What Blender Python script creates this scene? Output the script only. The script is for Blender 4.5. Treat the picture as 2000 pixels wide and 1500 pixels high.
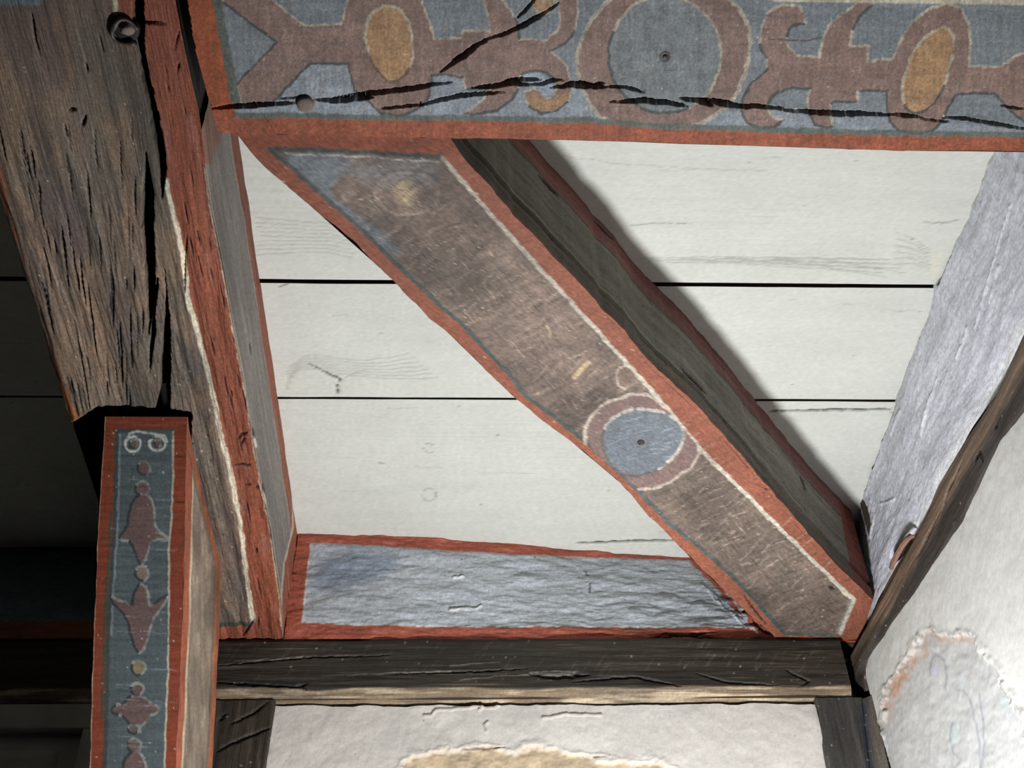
import bpy, bmesh, math
import numpy as np
from mathutils import Vector, Matrix

# ------------------------------------------------------------------ camera, world, light, exposure
scene = bpy.context.scene
for o in list(bpy.data.objects):
    bpy.data.objects.remove(o)
col_main = scene.collection

FPX = 2500.0                                   # focal length for the 2000 x 1500 frame
PITCH, YAW, ROLL = map(math.radians, (43.2, 3.2, -1.9))
CAM = np.array([0.0, 0.0, 1.5])
_f = np.array([math.sin(YAW)*math.cos(PITCH), math.cos(YAW)*math.cos(PITCH), math.sin(PITCH)])
_r = np.array([math.cos(YAW), -math.sin(YAW), 0.0])
_u = np.cross(_r, _f)
RIGHT = _r*math.cos(ROLL) + _u*math.sin(ROLL)
UP = -_r*math.sin(ROLL) + _u*math.cos(ROLL)
FWD = _f

cam_data = bpy.data.cameras.new('camera')
cam_data.sensor_fit = 'HORIZONTAL'
cam_data.sensor_width = 36.0
cam_data.lens = 36.0*FPX/2000.0
cam_data.clip_start = 0.02
cam = bpy.data.objects.new('camera', cam_data)
cam.matrix_world = Matrix(((RIGHT[0], UP[0], -FWD[0], CAM[0]), (RIGHT[1], UP[1], -FWD[1], CAM[1]),
                           (RIGHT[2], UP[2], -FWD[2], CAM[2]), (0, 0, 0, 1)))
col_main.objects.link(cam)
scene.camera = cam

world = bpy.data.worlds.new('world')
scene.world = world
world.use_nodes = True
world.node_tree.nodes['Background'].inputs[0].default_value = (0.75, 0.88, 1.0, 1)
world.node_tree.nodes['Background'].inputs[1].default_value = 0.004

LAMP_POS = (0.305, 1.66, 1.84)
lamp = bpy.data.lights.new('work_lamp', 'POINT')
lamp.energy = 72.0
lamp.color = (0.975, 0.99, 1.03)
lamp.shadow_soft_size = 0.05
lamp_o = bpy.data.objects.new('work_lamp', lamp)
lamp_o.location = LAMP_POS
col_main.objects.link(lamp_o)

scene.view_settings.view_transform = 'Standard'
scene.view_settings.look = 'None'
scene.view_settings.exposure = 0.0
scene.view_settings.gamma = 1.0
scene.view_settings.use_curve_mapping = False

ZC = 3.10      # underside of the ceiling planks
ZU = 2.88      # underside of the beams
YW = 2.20      # face of the back wall plate

# ------------------------------------------------------------------ geometry helpers
def ray(x, y):
    x = np.asarray(x, float)[..., None]; y = np.asarray(y, float)[..., None]
    return (x-1000)/FPX*RIGHT - (y-750)/FPX*UP + FWD

def on_plane(pts, n, d):
    """points of a real plane n.p = d seen along the survey rays"""
    pts = np.asarray(pts, float); n = np.asarray(n, float)
    r = ray(pts[:, 0], pts[:, 1])
    t = (d - CAM@n)/(r@n)
    return CAM + r*t[:, None]

def hz(pts, z): return on_plane(pts, (0, 0, 1), z)
def vy(pts, y): return on_plane(pts, (0, 1, 0), y)

def survey(P):
    """survey coordinates of wall points, the frame the paint patterns were measured in"""
    d = np.asarray(P) - CAM
    w = d@FWD
    return 1000 + FPX*(d@RIGHT)/w, 750 - FPX*(d@UP)/w

def resample(poly, n):
    poly = np.asarray(poly, float)
    s = np.r_[0, np.cumsum(np.linalg.norm(np.diff(poly, axis=0), axis=1))]
    t = np.linspace(0, s[-1], n)
    return np.stack([np.interp(t, s, poly[:, k]) for k in range(poly.shape[1])], 1)

def smooth(poly, it=2, closed=False):
    p = np.asarray(poly, float)
    for _ in range(it):
        q = np.roll(p, -1, 0) if closed else p[1:]
        b = p if closed else p[:-1]
        a = np.empty((2*len(b), p.shape[1])); a[0::2] = .75*b+.25*q; a[1::2] = .25*b+.75*q
        p = a if closed else np.r_[p[:1], a, p[-1:]]
    return p

def h2(ix, iy, s):
    n = (ix*73856093 ^ iy*19349663 ^ (s*83492791+12345)) & 0x7fffffff
    n = ((n ^ (n >> 13))*1274126177) & 0x7fffffff
    n = ((n ^ (n >> 15))*668265263) & 0x7fffffff
    n = n ^ (n >> 16)
    return (n & 0xffff)/65535.0

def vn(x, y, s=0):
    x = np.asarray(x, float); y = np.asarray(y, float)
    ix = np.floor(x).astype(np.int64); iy = np.floor(y).astype(np.int64)
    fx = x-ix; fy = y-iy
    fx = fx*fx*(3-2*fx); fy = fy*fy*(3-2*fy)
    a = h2(ix, iy, s); b = h2(ix+1, iy, s); c = h2(ix, iy+1, s); d = h2(ix+1, iy+1, s)
    return (a*(1-fx)+b*fx)*(1-fy) + (c*(1-fx)+d*fx)*fy

def fbm(x, y, s=0, o=4):
    r = 0; a = .5; t = 0
    for k in range(o):
        r = r + a*vn(x*2**k, y*2**k, s+k*7); t += a; a *= .5
    return r/t

def sstep(a, b, x):
    t = np.clip((x-a)/(b-a), 0, 1)
    return t*t*(3-2*t)

def seg_dist(px, py, pts, closed):
    """distance, arc fraction and signed side normal of the nearest segment"""
    pts = np.asarray(pts, float)
    q = np.roll(pts, -1, 0) if closed else pts[1:]
    p = pts if closed else pts[:-1]
    L = np.linalg.norm(q-p, axis=1); S = np.r_[0, np.cumsum(L)]
    best = np.full(px.shape, 1e9); arc = np.zeros_like(px); ny = np.zeros_like(px); nx = np.zeros_like(px)
    for i in range(len(p)):
        if L[i] < 1e-9: continue
        dx, dy = (q[i]-p[i])/L[i]
        ax = px-p[i, 0]; ay = py-p[i, 1]
        t = np.clip(ax*dx+ay*dy, 0, L[i])
        d = np.hypot(ax-t*dx, ay-t*dy)
        m = d < best
        best[m] = d[m]; arc[m] = (S[i]+t[m])/S[-1]; nx[m] = dy; ny[m] = -dx
    return best, arc, nx, ny

def inside(px, py, pts):
    pts = np.asarray(pts, float); q = np.roll(pts, -1, 0)
    r = np.zeros(px.shape, bool)
    for (x0, y0), (x1, y1) in zip(pts, q):
        if y0 == y1: continue
        c = (y0 > py) != (y1 > py)
        r ^= c & (px < (x1-x0)*(py-y0)/(y1-y0)+x0)
    return r

def lin(c):
    c = np.clip(np.asarray(c, float)/255.0, 0, 1)
    return np.where(c <= .04045, c/12.92, ((c+.055)/1.055)**2.4)

class Sheet:
    """a surface patch: rows of points between edge lines, painted in survey coordinates"""
    def __init__(self, edges, n, m, fr=None, warp=1.3, seed=1):
        E = [resample(e, n) if len(e) != n else np.asarray(e, float) for e in edges]
        fr = fr or list(np.linspace(0, 1, len(E)))
        t = np.linspace(0, 1, m)
        P = np.zeros((n, m, 3))
        for k in range(len(E)-1):
            sel = (t >= fr[k]-1e-9) & (t <= fr[k+1]+1e-9)
            w = ((t[sel]-fr[k])/(fr[k+1]-fr[k]))[None, :, None]
            P[:, sel] = E[k][:, None]*(1-w)+E[k+1][:, None]*w
        self.n, self.m = n, m
        self.P = P.reshape(-1, 3)
        gu = np.gradient(P, axis=0); gv = np.gradient(P, axis=1)
        N = np.cross(gu, gv); N /= np.maximum(np.linalg.norm(N, axis=2, keepdims=True), 1e-12)
        N = N.reshape(-1, 3)
        flip = np.einsum('ij,ij->i', N, CAM-self.P) < 0
        self.rev = flip.mean() > .5
        N[flip] *= -1
        self.N = N
        self.px, self.py = survey(self.P)
        wx = (fbm(self.px/14, self.py/14, seed, 3)-.5)*2*warp*2
        wy = (fbm(self.px/14+50, self.py/14, seed+3, 3)-.5)*2*warp*2
        self.wx = self.px+wx; self.wy = self.py+wy
        lu = np.linalg.norm(np.diff(P[:, m//2], axis=0), axis=1); lv = np.linalg.norm(np.diff(P[n//2], axis=0), axis=1)
        su = np.r_[0, np.cumsum(lu)]; sv = np.r_[0, np.cumsum(lv)]
        self.uv = np.stack(np.broadcast_arrays(su[:, None], sv[None, :]), 2).reshape(-1, 2)
        self.col = np.zeros((n*m, 3)); self.disp = np.zeros(n*m); self.cls = np.zeros(n*m, int)
        self.nz = np.full(n*m, .5)
    def base(self, rgb): self.col[:] = np.asarray(rgb, float)*(0.5+self.nz[:, None])
    def mix(self, a, rgb, idx=slice(None), flat=False):
        a = np.clip(a, 0, 1)[:, None]
        c = np.asarray(rgb, float)
        c = c if flat else c*(0.5+self.nz[idx][:, None])
        self.col[idx] = self.col[idx]*(1-a)+c*a
    def near(self, pts, pad):
        pts = np.asarray(pts)
        return np.nonzero((self.px > pts[:, 0].min()-pad) & (self.px < pts[:, 0].max()+pad) &
                          (self.py > pts[:, 1].min()-pad) & (self.py < pts[:, 1].max()+pad))[0]
    def shape(self, pts, rgb, cls=None, outline=None, soft=2.0, pad=16, crisp=False):
        """filled outline; outline=(light, dark, width, mode)"""
        pts = np.asarray(pts, float)
        i = self.near(pts, pad)
        if not len(i): return
        x = (self.px if crisp else self.wx)[i]; y = (self.py if crisp else self.wy)[i]
        d, arc, nx, ny = seg_dist(x, y, pts, True)
        ins = inside(x, y, pts)
        area = np.sum(pts[:, 0]*np.roll(pts[:, 1], -1)-np.roll(pts[:, 0], -1)*pts[:, 1])
        if area < 0: nx, ny = -nx, -ny
        sd = np.where(ins, -d, d)
        if rgb is not None: self.mix(.5-sd/soft, rgb, i)
        if cls is not None: self.cls[i[sd < 0]] = cls
        if outline:
            light, dark, w, mode = outline
            k = {'up': -ny, 'down': ny, 'left': -nx, 'right': nx, 'upright': -ny*.7+nx*.7, 'downleft': ny*.7-nx*.7}[mode]
            lt = k > -.35
            wear = fbm(x/9, y/9, 21, 3)
            ww = w*(.55+.9*wear)
            a = np.clip((ww/2-d)/1.6+.5, 0, 1)
            if light is not None: self.mix(a*lt*np.clip(wear*2.6-.45, .15, 1), light, i)
            if dark is not None: self.mix(a*(~lt)*.9, dark, i)
    def stroke(self, pts, w, rgb, wear=.5, soft=1.8, seed=5, alpha=1.0, cls=None, disp=0):
        pts = np.asarray(pts, float)
        i = self.near(pts, w+8)
        if not len(i): return
        d, arc, nx, ny = seg_dist(self.wx[i], self.wy[i], pts, False)
        n = fbm(self.px[i]/8, self.py[i]/8, seed, 3)
        ww = w*(1-wear*.6+wear*1.2*(n-.0))
        a = np.clip((ww/2-d)/soft+.5, 0, 1)*np.clip(1-wear+wear*n*2.4, 0, 1)*alpha
        self.mix(a, rgb, i)
        if cls is not None: self.cls[i[a > .5]] = cls
        if disp: self.disp[i] += disp*a
    def crack(self, pts, w, depth=.02, rgb=(26, 21, 18), cls=None, rag=.7, lens=.7):
        pts = np.asarray(pts, float)
        i = self.near(pts, w+8)
        if not len(i): return
        d, arc, nx, ny = seg_dist(self.px[i], self.py[i]+1.6*(fbm(self.px[i]/9, self.py[i]/9, 77, 2)-.5)*2, pts, False)
        ww = w*np.sin(np.pi*np.clip(arc, .02, .98))**lens*(1-rag/2+rag*fbm(self.px[i]/16, self.py[i]/16, 33, 3))
        a = np.clip((ww/2-d)/1.6+.5, 0, 1)
        self.mix(a, rgb, i, True)
        e = np.clip((ww/2+2.2-d)/2, 0, 1)*(1-a)
        self.col[i] += (e*14)[:, None]*np.clip(np.sin(arc*60), 0, 1)[:, None]
        self.disp[i] = self.disp[i]*(1-a) - depth*a
        if cls is not None: self.cls[i[a > .5]] = cls
    def chasm(self, pts, depth=.06, rgb=(24, 20, 17), jag=2.0):
        pts = np.asarray(pts, float)
        i = self.near(pts, 8)
        if not len(i): return
        x = self.px[i]+jag*(fbm(self.px[i]/7, self.py[i]/22, 55, 3)-.5)*2; y = self.py[i]
        d, arc, nx, ny = seg_dist(x, y, pts, True)
        sd = np.where(inside(x, y, pts), -d, d)
        a = np.clip(.5-sd/1.8, 0, 1)
        self.mix(a, rgb, i, True)
        self.disp[i] = self.disp[i]*(1-a)-depth*a
    def spots(self, n, rgb, rmin, rmax, seed=3, region=None, disp=0, stretch=(1, 1)):
        rs = np.random.RandomState(seed)
        k = rs.choice(len(self.px), n)
        for j in k:
            if region is not None and not region(self.px[j], self.py[j]): continue
            r = rs.uniform(rmin, rmax)
            i = np.nonzero((abs(self.px-self.px[j]) < 3*r*stretch[0]) & (abs(self.py-self.py[j]) < 3*r*stretch[1]))[0]
            d = np.hypot((self.px[i]-self.px[j])/stretch[0], (self.py[i]-self.py[j])/stretch[1])
            a = np.clip((r-d)/1.2+.5, 0, 1)
            self.mix(a*rs.uniform(.5, 1), rgb, i, True)
            if disp: self.disp[i] += disp*a
    def build(self, names, mat, parent, gain=1.0, grit=.16):
        """one object per paint class"""
        ii = np.arange(len(self.px))
        g1 = h2(ii, ii*0+7, 3)-.5; g2 = vn(self.px/3.1, self.py/3.1, 71)-.5
        weave = np.sin(self.px*1.45+fbm(self.px/30, self.py/30, 72, 2)*6)*.5+np.sin(self.py*1.5+fbm(self.px/26, self.py/26, 73, 2)*6)*.5
        self.col *= (1+grit*(.7*g1+.9*g2)+grit*.16*weave)[:, None]
        n, m = self.n, self.m
        V = self.P+self.N*self.disp[:, None]
        idx = np.arange(n*m).reshape(n, m)
        q = np.stack([idx[:-1, :-1], idx[1:, :-1], idx[1:, 1:], idx[:-1, 1:]], 2).reshape(-1, 4)
        if self.rev: q = q[:, ::-1]
        fc = self.cls[q[:, 0]]
        L = np.clip(lin(self.col)*gain, 0, .95)
        out = {}
        for k, nm in names.items():
            f = q[fc == k]
            if not len(f): continue
            used, inv = np.unique(f, return_inverse=True)
            out[k] = mesh_obj(nm, V[used], inv.reshape(-1, 4), mat, parent, L[used], self.uv[used])
        return out

def mesh_obj(name, V, F, mat, parent=None, col=None, uv=None, smooth_shade=True):
    me = bpy.data.meshes.new(name)
    F = np.asarray(F, np.int32); k = F.shape[1]
    me.vertices.add(len(V)); me.vertices.foreach_set('co', np.asarray(V, np.float32).ravel())
    me.loops.add(F.size); me.loops.foreach_set('vertex_index', F.ravel())
    me.polygons.add(len(F)); me.polygons.foreach_set('loop_start', np.arange(0, F.size, k, dtype=np.int32))
    me.polygons.foreach_set('loop_total', np.full(len(F), k, np.int32))
    me.polygons.foreach_set('use_smooth', np.full(len(F), smooth_shade))
    if col is not None:
        a = me.color_attributes.new('Col', 'FLOAT_COLOR', 'POINT')
        a.data.foreach_set('color', np.c_[col, np.ones(len(col))].astype(np.float32).ravel())
    if uv is not None:
        l = me.uv_layers.new(name='UVMap')
        l.data.foreach_set('uv', np.asarray(uv, np.float32)[F.ravel()].ravel())
    me.update(calc_edges=True); me.validate()
    me.materials.append(mat)
    o = bpy.data.objects.new(name, me); col_main.objects.link(o)
    if parent: o.parent = parent
    return o

def poly_obj(name, verts, faces, mat, parent=None, bevel=0, smooth_shade=False):
    me = bpy.data.meshes.new(name)
    bm = bmesh.new()
    vs = [bm.verts.new(v) for v in verts]
    for f in faces:
        try: bm.faces.new([vs[i] for i in f])
        except ValueError: pass
    bmesh.ops.recalc_face_normals(bm, faces=bm.faces)
    if bevel: bmesh.ops.bevel(bm, geom=list(bm.edges), offset=bevel, segments=2, affect='EDGES', profile=.6)
    bm.to_mesh(me); bm.free()
    for p in me.polygons: p.use_smooth = smooth_shade
    me.materials.append(mat)
    o = bpy.data.objects.new(name, me); col_main.objects.link(o)
    if parent: o.parent = parent
    return o

def prism(name, low, z, mat, parent=None, cap_low=False):
    """body of a timber: outline low (3D), raised to height z"""
    low = [tuple(p) for p in low]; n = len(low)
    up = [(p[0], p[1], z) for p in low]
    F = [(i, (i+1) % n, n+(i+1) % n, n+i) for i in range(n)]+[tuple(range(n, 2*n))]
    if cap_low: F.append(tuple(range(n-1, -1, -1)))
    return poly_obj(name, low+up, F, mat, parent)

def box(name, x0, x1, y0, y1, z0, z1, mat, parent=None, bevel=0):
    v = [(x, y, z) for z in (z0, z1) for y in (y0, y1) for x in (x0, x1)]
    return poly_obj(name, v, [(0, 1, 3, 2), (4, 6, 7, 5), (0, 4, 5, 1), (2, 3, 7, 6), (0, 2, 6, 4), (1, 5, 7, 3)], mat, parent, bevel)

def disc(name, c, nrm, r, h, mat, parent=None, seg=20, dome=0.0, jit=0.0, seed=0):
    """short dowel or nail head standing out of a face"""
    c = Vector(c); nrm = Vector(nrm).normalized()
    a = nrm.orthogonal().normalized(); b = nrm.cross(a)
    rs = np.random.RandomState(seed); js = 1+jit*(rs.rand(seg)-.5)
    rings = [(1.0, -h), (1.0, h*.7), (.86, h), (.5, h+dome*.7), (.15, h+dome)]
    V = []; F = []
    for k, (s, d) in enumerate(rings):
        for i in range(seg):
            t = 2*math.pi*i/seg
            V.append(c+(a*math.cos(t)+b*math.sin(t))*r*s*js[i]+nrm*d)
    for k in range(len(rings)-1):
        for i in range(seg):
            F.append((k*seg+i, k*seg+(i+1) % seg, (k+1)*seg+(i+1) % seg, (k+1)*seg+i))
    F.append(tuple((len(rings)-1)*seg+i for i in range(seg)))
    return poly_obj(name, V, F, mat, parent, smooth_shade=True)

def empty(name, loc, label=None, cat=None, group=None, kind=None):
    o = bpy.data.objects.new(name, None); col_main.objects.link(o)
    o.location = loc; o.empty_display_size = .05
    if label: o['label'] = label
    if cat: o['category'] = cat
    if group: o['group'] = group
    if kind: o['kind'] = kind
    return o

def settle(root):
    """move the parts' origins under an empty that stands at the thing's base"""
    bpy.context.view_layer.update()
    inv = root.matrix_world.inverted()
    for ch in root.children: ch.matrix_parent_inverse = inv

# ------------------------------------------------------------------ materials
def surface(name, color=None, rough=.7, grain=(40, 400), bump=.25, dist=.002, tone=.12, lump=0, lump_scale=25, spec=.3, fine=0, coord='UV', var=None):
    """paint or wood: colour from the painted attribute (or a plain colour with grain), relief from stretched noise"""
    m = bpy.data.materials.new(name); m.use_nodes = True
    nt = m.node_tree; N = nt.nodes; L = nt.links
    bsdf = N['Principled BSDF']
    bsdf.inputs['Roughness'].default_value = rough
    bsdf.inputs['Specular IOR Level'].default_value = spec
    tc = N.new('ShaderNodeTexCoord')
    mp = N.new('ShaderNodeMapping'); mp.inputs['Scale'].default_value = (grain[0], grain[1], grain[1] if coord != 'UV' else 1)
    L.new(tc.outputs[coord], mp.inputs['Vector'])
    nz = N.new('ShaderNodeTexNoise'); nz.inputs['Scale'].default_value = 1.0; nz.inputs['Detail'].default_value = 5; nz.inputs['Roughness'].default_value = .65
    nz.inputs['Distortion'].default_value = .3
    L.new(mp.outputs[0], nz.inputs['Vector'])
    if color is None:
        at = N.new('ShaderNodeAttribute'); at.attribute_name = 'Col'
        src = at.outputs['Color']
    else:
        n2 = N.new('ShaderNodeTexNoise'); n2.inputs['Scale'].default_value = 7; n2.inputs['Detail'].default_value = 4
        L.new(tc.outputs['Object'], n2.inputs['Vector'])
        rp = N.new('ShaderNodeValToRGB')
        c = lin(color); c2 = lin(var if var else tuple(x*.8 for x in color))
        rp.color_ramp.elements[0].position = .3; rp.color_ramp.elements[0].color = (*c2, 1)
        rp.color_ramp.elements[1].position = .7; rp.color_ramp.elements[1].color = (*c, 1)
        L.new(n2.outputs['Fac'], rp.inputs['Fac'])
        src = rp.outputs['Color']
    mr = N.new('ShaderNodeMapRange')
    mr.inputs['From Min'].default_value = .3; mr.inputs['From Max'].default_value = .7
    mr.inputs['To Min'].default_value = 1-tone; mr.inputs['To Max'].default_value = 1+tone
    L.new(nz.outputs['Fac'], mr.inputs['Value'])
    mu = N.new('ShaderNodeVectorMath'); mu.operation = 'SCALE'
    L.new(src, mu.inputs[0]); L.new(mr.outputs[0], mu.inputs['Scale'])
    L.new(mu.outputs[0], bsdf.inputs['Base Color'])
    h = nz.outputs['Fac']
    if lump:
        n3 = N.new('ShaderNodeTexNoise'); n3.inputs['Scale'].default_value = lump_scale; n3.inputs['Detail'].default_value = 6; n3.inputs['Roughness'].default_value = .6
        L.new(tc.outputs['Object'], n3.inputs['Vector'])
        ma = N.new('ShaderNodeMath'); ma.operation = 'MULTIPLY_ADD'; ma.inputs[1].default_value = lump
        L.new(n3.outputs['Fac'], ma.inputs[0]); L.new(h, ma.inputs[2])
        h = ma.outputs[0]
    bp = N.new('ShaderNodeBump'); bp.inputs['Strength'].default_value = bump; bp.inputs['Distance'].default_value = dist
    L.new(h, bp.inputs['Height']); L.new(bp.outputs[0], bsdf.inputs['Normal'])
    return m

M = {}
M['beam_paint'] = surface('beam_paint', grain=(260, 90), bump=.35, dist=.0012, tone=.10, rough=.75)
M['diag_paint'] = surface('brace_paint', grain=(90, 300), bump=.5, dist=.0016, tone=.14, rough=.7)
M['old_timber'] = surface('old_timber', grain=(25, 330), bump=.8, dist=.003, tone=.2, rough=.65)
M['side_paint'] = surface('side_paint', grain=(18, 260), bump=.5, dist=.002, tone=.16, rough=.7)
M['whitewash'] = surface('whitewash', grain=(14, 260), bump=.3, dist=.0012, tone=.02, rough=.6)
M['limewash'] = surface('limewash', grain=(30, 90), bump=.8, dist=.003, tone=.08, rough=.5, lump=.5, lump_scale=60)
M['plaster'] = surface('plaster', grain=(60, 60), bump=.35, dist=.0018, tone=.03, rough=.85, lump=.6, lump_scale=60)
M['dark_timber'] = surface('dark_timber', grain=(16, 260), bump=.7, dist=.003, tone=.25, rough=.6)
M['core_timber'] = surface('core_timber', (74, 62, 52), grain=(60, 60), coord='Object', bump=.3, tone=.15)
M['low_bounce_wall'] = surface('low_bounce_wall', (70, 60, 50), grain=(3, 60), coord='Object', bump=.3, tone=.2)  # dark finish for the unseen lower walls, added to cut bounce light
M['plain_plaster'] = surface('plain_plaster', (196, 192, 182), grain=(40, 40), coord='Object', bump=.4, tone=.04, rough=.9)
M['floor_boards'] = surface('floor_boards', (46, 38, 31), grain=(3, 60), coord='Object', bump=.3, tone=.2)
M['iron'] = surface('iron', (62, 52, 46), grain=(200, 200), coord='Object', bump=.4, rough=.5, spec=.5)
M['peg_wood'] = surface('peg_wood', (122, 108, 98), grain=(300, 300), coord='Object', bump=.4)
M['bare_split'] = surface('bare_split', (158, 120, 102), grain=(500, 60), coord='Object', bump=.5)
M['white_paint'] = surface('white_paint', (200, 198, 188), grain=(30, 200), coord='Object', bump=.2, tone=.04)
M['core_black'] = surface('core_black', (30, 25, 22), grain=(100, 100), coord='Object', bump=.3)
M['chalk'] = surface('chalk', (215, 215, 210), grain=(200, 200), coord='Object', bump=.3, tone=.06)

# paint colours (as mixed, in full light)
BLUE = (109, 115, 118); MAUVE = (120, 99, 90); CREAM = (158, 150, 132); OCHRE = (148, 117, 85); DARK = (66, 70, 68)
RED = (132, 74, 52); GREEN = (78, 84, 76)
# ------------------------------------------------------------------ the setting
DARKWOOD = (50, 43, 36)
floor = box('floor', -1.6, 1.05, -1.0, 2.4, -.05, 0, M['floor_boards']); floor['kind'] = 'structure'

ceiling = empty('ceiling', (0, 1.2, ZC), kind='structure')
PX0, PX1 = -1.45, .93
def plank(y0, y1, seed, marks=None, x0=PX0, x1=PX1, tilt=0.0, dense=True):
    n = 420 if dense else 40; m = max(12, int((y1-y0)/.0026)) if dense else 6
    xs = np.linspace(x0, x1, n)
    wob = (fbm(xs*9, xs*0+seed, seed, 3)-.5)*.0016
    z = ZC+tilt*(xs-.2)
    E0 = np.stack([xs, y0+wob, z], 1); E1 = np.stack([xs, y1-wob, z], 1)
    s = Sheet([E0, E1], n, m, seed=seed)
    X, Y = s.P[:, 0], s.P[:, 1]
    s.nz = .5+(fbm(X*3, Y*22, seed, 4)-.5)*.06+(fbm(X*14, Y*14, seed+9, 3)-.5)*.035
    s.base((202, 203, 193))
    # grain of the boards, raised through the wash
    flow = Y*260+7*fbm(X*3.2, Y*9, seed+2, 3)+14*fbm(X*.9, Y*3, seed+4, 2)
    ring = np.abs(((flow*.16) % 1)-.5)*2
    patch = sstep(.45, .75, fbm(X*2.3, Y*6, seed+6, 3))
    s.disp += (ring-.5)*.0009*patch+(fbm(X*18, Y*190, seed+8, 3)-.5)*.0004
    line = np.clip(1-np.abs(ring-.5)*9, 0, 1)*patch*vn(X*30, Y*200, seed)
    s.mix(line*.34, (160, 161, 152), flat=True)
    rs = np.random.RandomState(seed)
    for _ in range(16):      # short hairline checks along the grain
        cx = rs.uniform(s.px.min(), s.px.max()); cy = rs.uniform(s.py.min(), s.py.max()); L = rs.uniform(15, 70)
        s.stroke([(cx, cy), (cx+L*.5, cy+rs.uniform(-2, 3)), (cx+L, cy+rs.uniform(-3, 3))], 1.6, (168, 168, 158), .6, alpha=.6, disp=-.0006)
    s.spots(26, (150, 148, 138), .8, 1.9, seed)
    if marks: marks(s)
    o = s.build({0: 'plank'}, M['whitewash'], ceiling, grit=.05)[0]
    # thickness of the board: edges and back
    lo = [tuple(p) for p in E0[::15]]+[tuple(p) for p in E1[::-15]]
    b = prism('plank_back', lo, ZC+.024, M['core_timber'], o)
    return o

def marks_top(s):
    s.stroke([(1230, 440), (1290, 436), (1350, 437)], 1.6, (150, 150, 140), .5)
    s.stroke([(1805, 433), (1840, 437), (1870, 430)], 2, (150, 148, 135), .4)
    s.shape(smooth([(1812, 540), (1812, 520), (1826, 500), (1842, 492), (1838, 520), (1828, 552)], 2, True), (208, 206, 188), soft=8)
    s.stroke([(1100, 305), (1230, 322), (1380, 330), (1500, 334)], 1.8, (178, 178, 168), .6)
    for k in range(9):
        s.stroke([(1240+30*k, 505+4*(k % 3)), (1420+20*k, 502+5*(k % 4)), (1700+8*k, 506+9*(k % 5))], 2.0, (164, 165, 154), .7, alpha=.8, disp=-.0014)
        s.stroke([(500, 425+9*k), (560, 430+8*k), (640, 436+7*k), (690, 440+8*k)], 1.8, (168, 169, 156), .7, alpha=.8, disp=-.0012)
    for k in range(6):
        s.stroke([(1750, 455+12*k), (1790, 470+9*k), (1815, 490+7*k)], 1.9, (160, 160, 146), .5, alpha=.8, disp=-.0014)
def marks_mid(s):
    s.crack([(600, 711), (635, 728), (664, 741), (657, 757), (660, 766), (666, 778)], 3.4, .004, (92, 88, 76), lens=.3)
    s.crack([(664, 741), (690, 730), (715, 722)], 1.6, .002, (150, 148, 138))
    for k in range(7):
        s.stroke(smooth([(560, 720+7*k), (600-3*k, 690+4*k), (650, 700+5*k), (720+9*k, 706+6*k), (800+9*k, 690+8*k)], 2), 1.8, (168, 169, 156), .7, alpha=.8, disp=-.0012)
    s.stroke([(545, 562), (560, 556)], 2, (120, 118, 105), .2)
def marks_low(s):
    for cx, cy, r in ((838, 875, 10), (838, 967, 13)):
        t = np.linspace(0, 2*np.pi, 22)
        s.stroke(np.stack([cx+r*np.cos(t), cy+r*np.sin(t)], 1), 2.2, (160, 160, 150), .6, alpha=.8, disp=-.001)
    s.shape(smooth([(700, 958), (730, 950), (780, 955), (800, 962), (770, 972), (720, 972)], 2, True), (196, 198, 188), soft=14)
    s.crack([(1128, 1061), (1180, 1060), (1240, 1057), (1330, 1057)], 4.5, .006, (70, 66, 54), lens=.25)
    s.crack([(1505, 804), (1560, 803), (1640, 801), (1738, 800)], 4.2, .008, (52, 50, 42), lens=.15, rag=.3)
    s.spots(1, (80, 76, 66), 2, 2.4, 4)
    s.stroke([(740, 905), (752, 905)], 2.4, (140, 138, 126), .1)
    s.stroke([(930, 924), (985, 923), (1040, 926)], 1.6, (186, 186, 176), .5)

def plank_edge(pts): return float(np.mean(hz(pts, ZC)[:, 1]))
g = .0032
s1 = 1.4545; s2 = 1.7415
plank(.20, .47, 11, dense=False); plank(.475, .77, 12, dense=False)
plank(.775, 1.098, 13, dense=False)
plank(1.100, s1-g*1.9, 14, marks_top)
plank(s1+g*.9, s2-g, 15, marks_mid, tilt=.0006)
plank(s2+g*.9, 2.26, 16, marks_low, tilt=-.0004)
box('plank_backing', PX0, PX1, .2, 2.4, ZC+.0245, ZC+.05, M['core_timber'], ceiling)
settle(ceiling)

# back wall: plaster field under the plate
def patch_paint(s): pass
zt = 2.733
zs = 2.50
wall_back = empty('wall_back', (0, 2.25, 0), kind='structure')
xs = np.linspace(-.352, .692, 420)
top = np.stack([xs, np.full_like(xs, YW+.012), zt+(fbm(xs*30, xs*0, 4, 3)-.5)*.006], 1)
bot = np.stack([xs*1.0, np.full_like(xs, YW+.010), np.full_like(xs, zs)], 1)
s = Sheet([top, bot], 420, 100, seed=8)
X, Z = s.P[:, 0], s.P[:, 2]
s.nz = .5+(fbm(X*9, Z*9, 2, 4)-.5)*.12
s.base((200, 195, 186))
s.disp += (fbm(X*16, Z*16, 41, 4)-.5)*.006+(fbm(X*70, Z*70, 43, 3)-.5)*.0012
edge = smooth([(770, 1520), (800, 1480), (850, 1466), (905, 1463), (960, 1462), (1000, 1470), (1035, 1456), (1080, 1466), (1130, 1474), (1180, 1486), (1240, 1488), (1310, 1496), (1330, 1520), (1300, 1640), (800, 1640)], 1, True)
i = s.near(edge, 30); d, _, _, _ = seg_dist(s.wx[i], s.wy[i], edge, True); ins = inside(s.wx[i], s.wy[i], edge)
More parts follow.
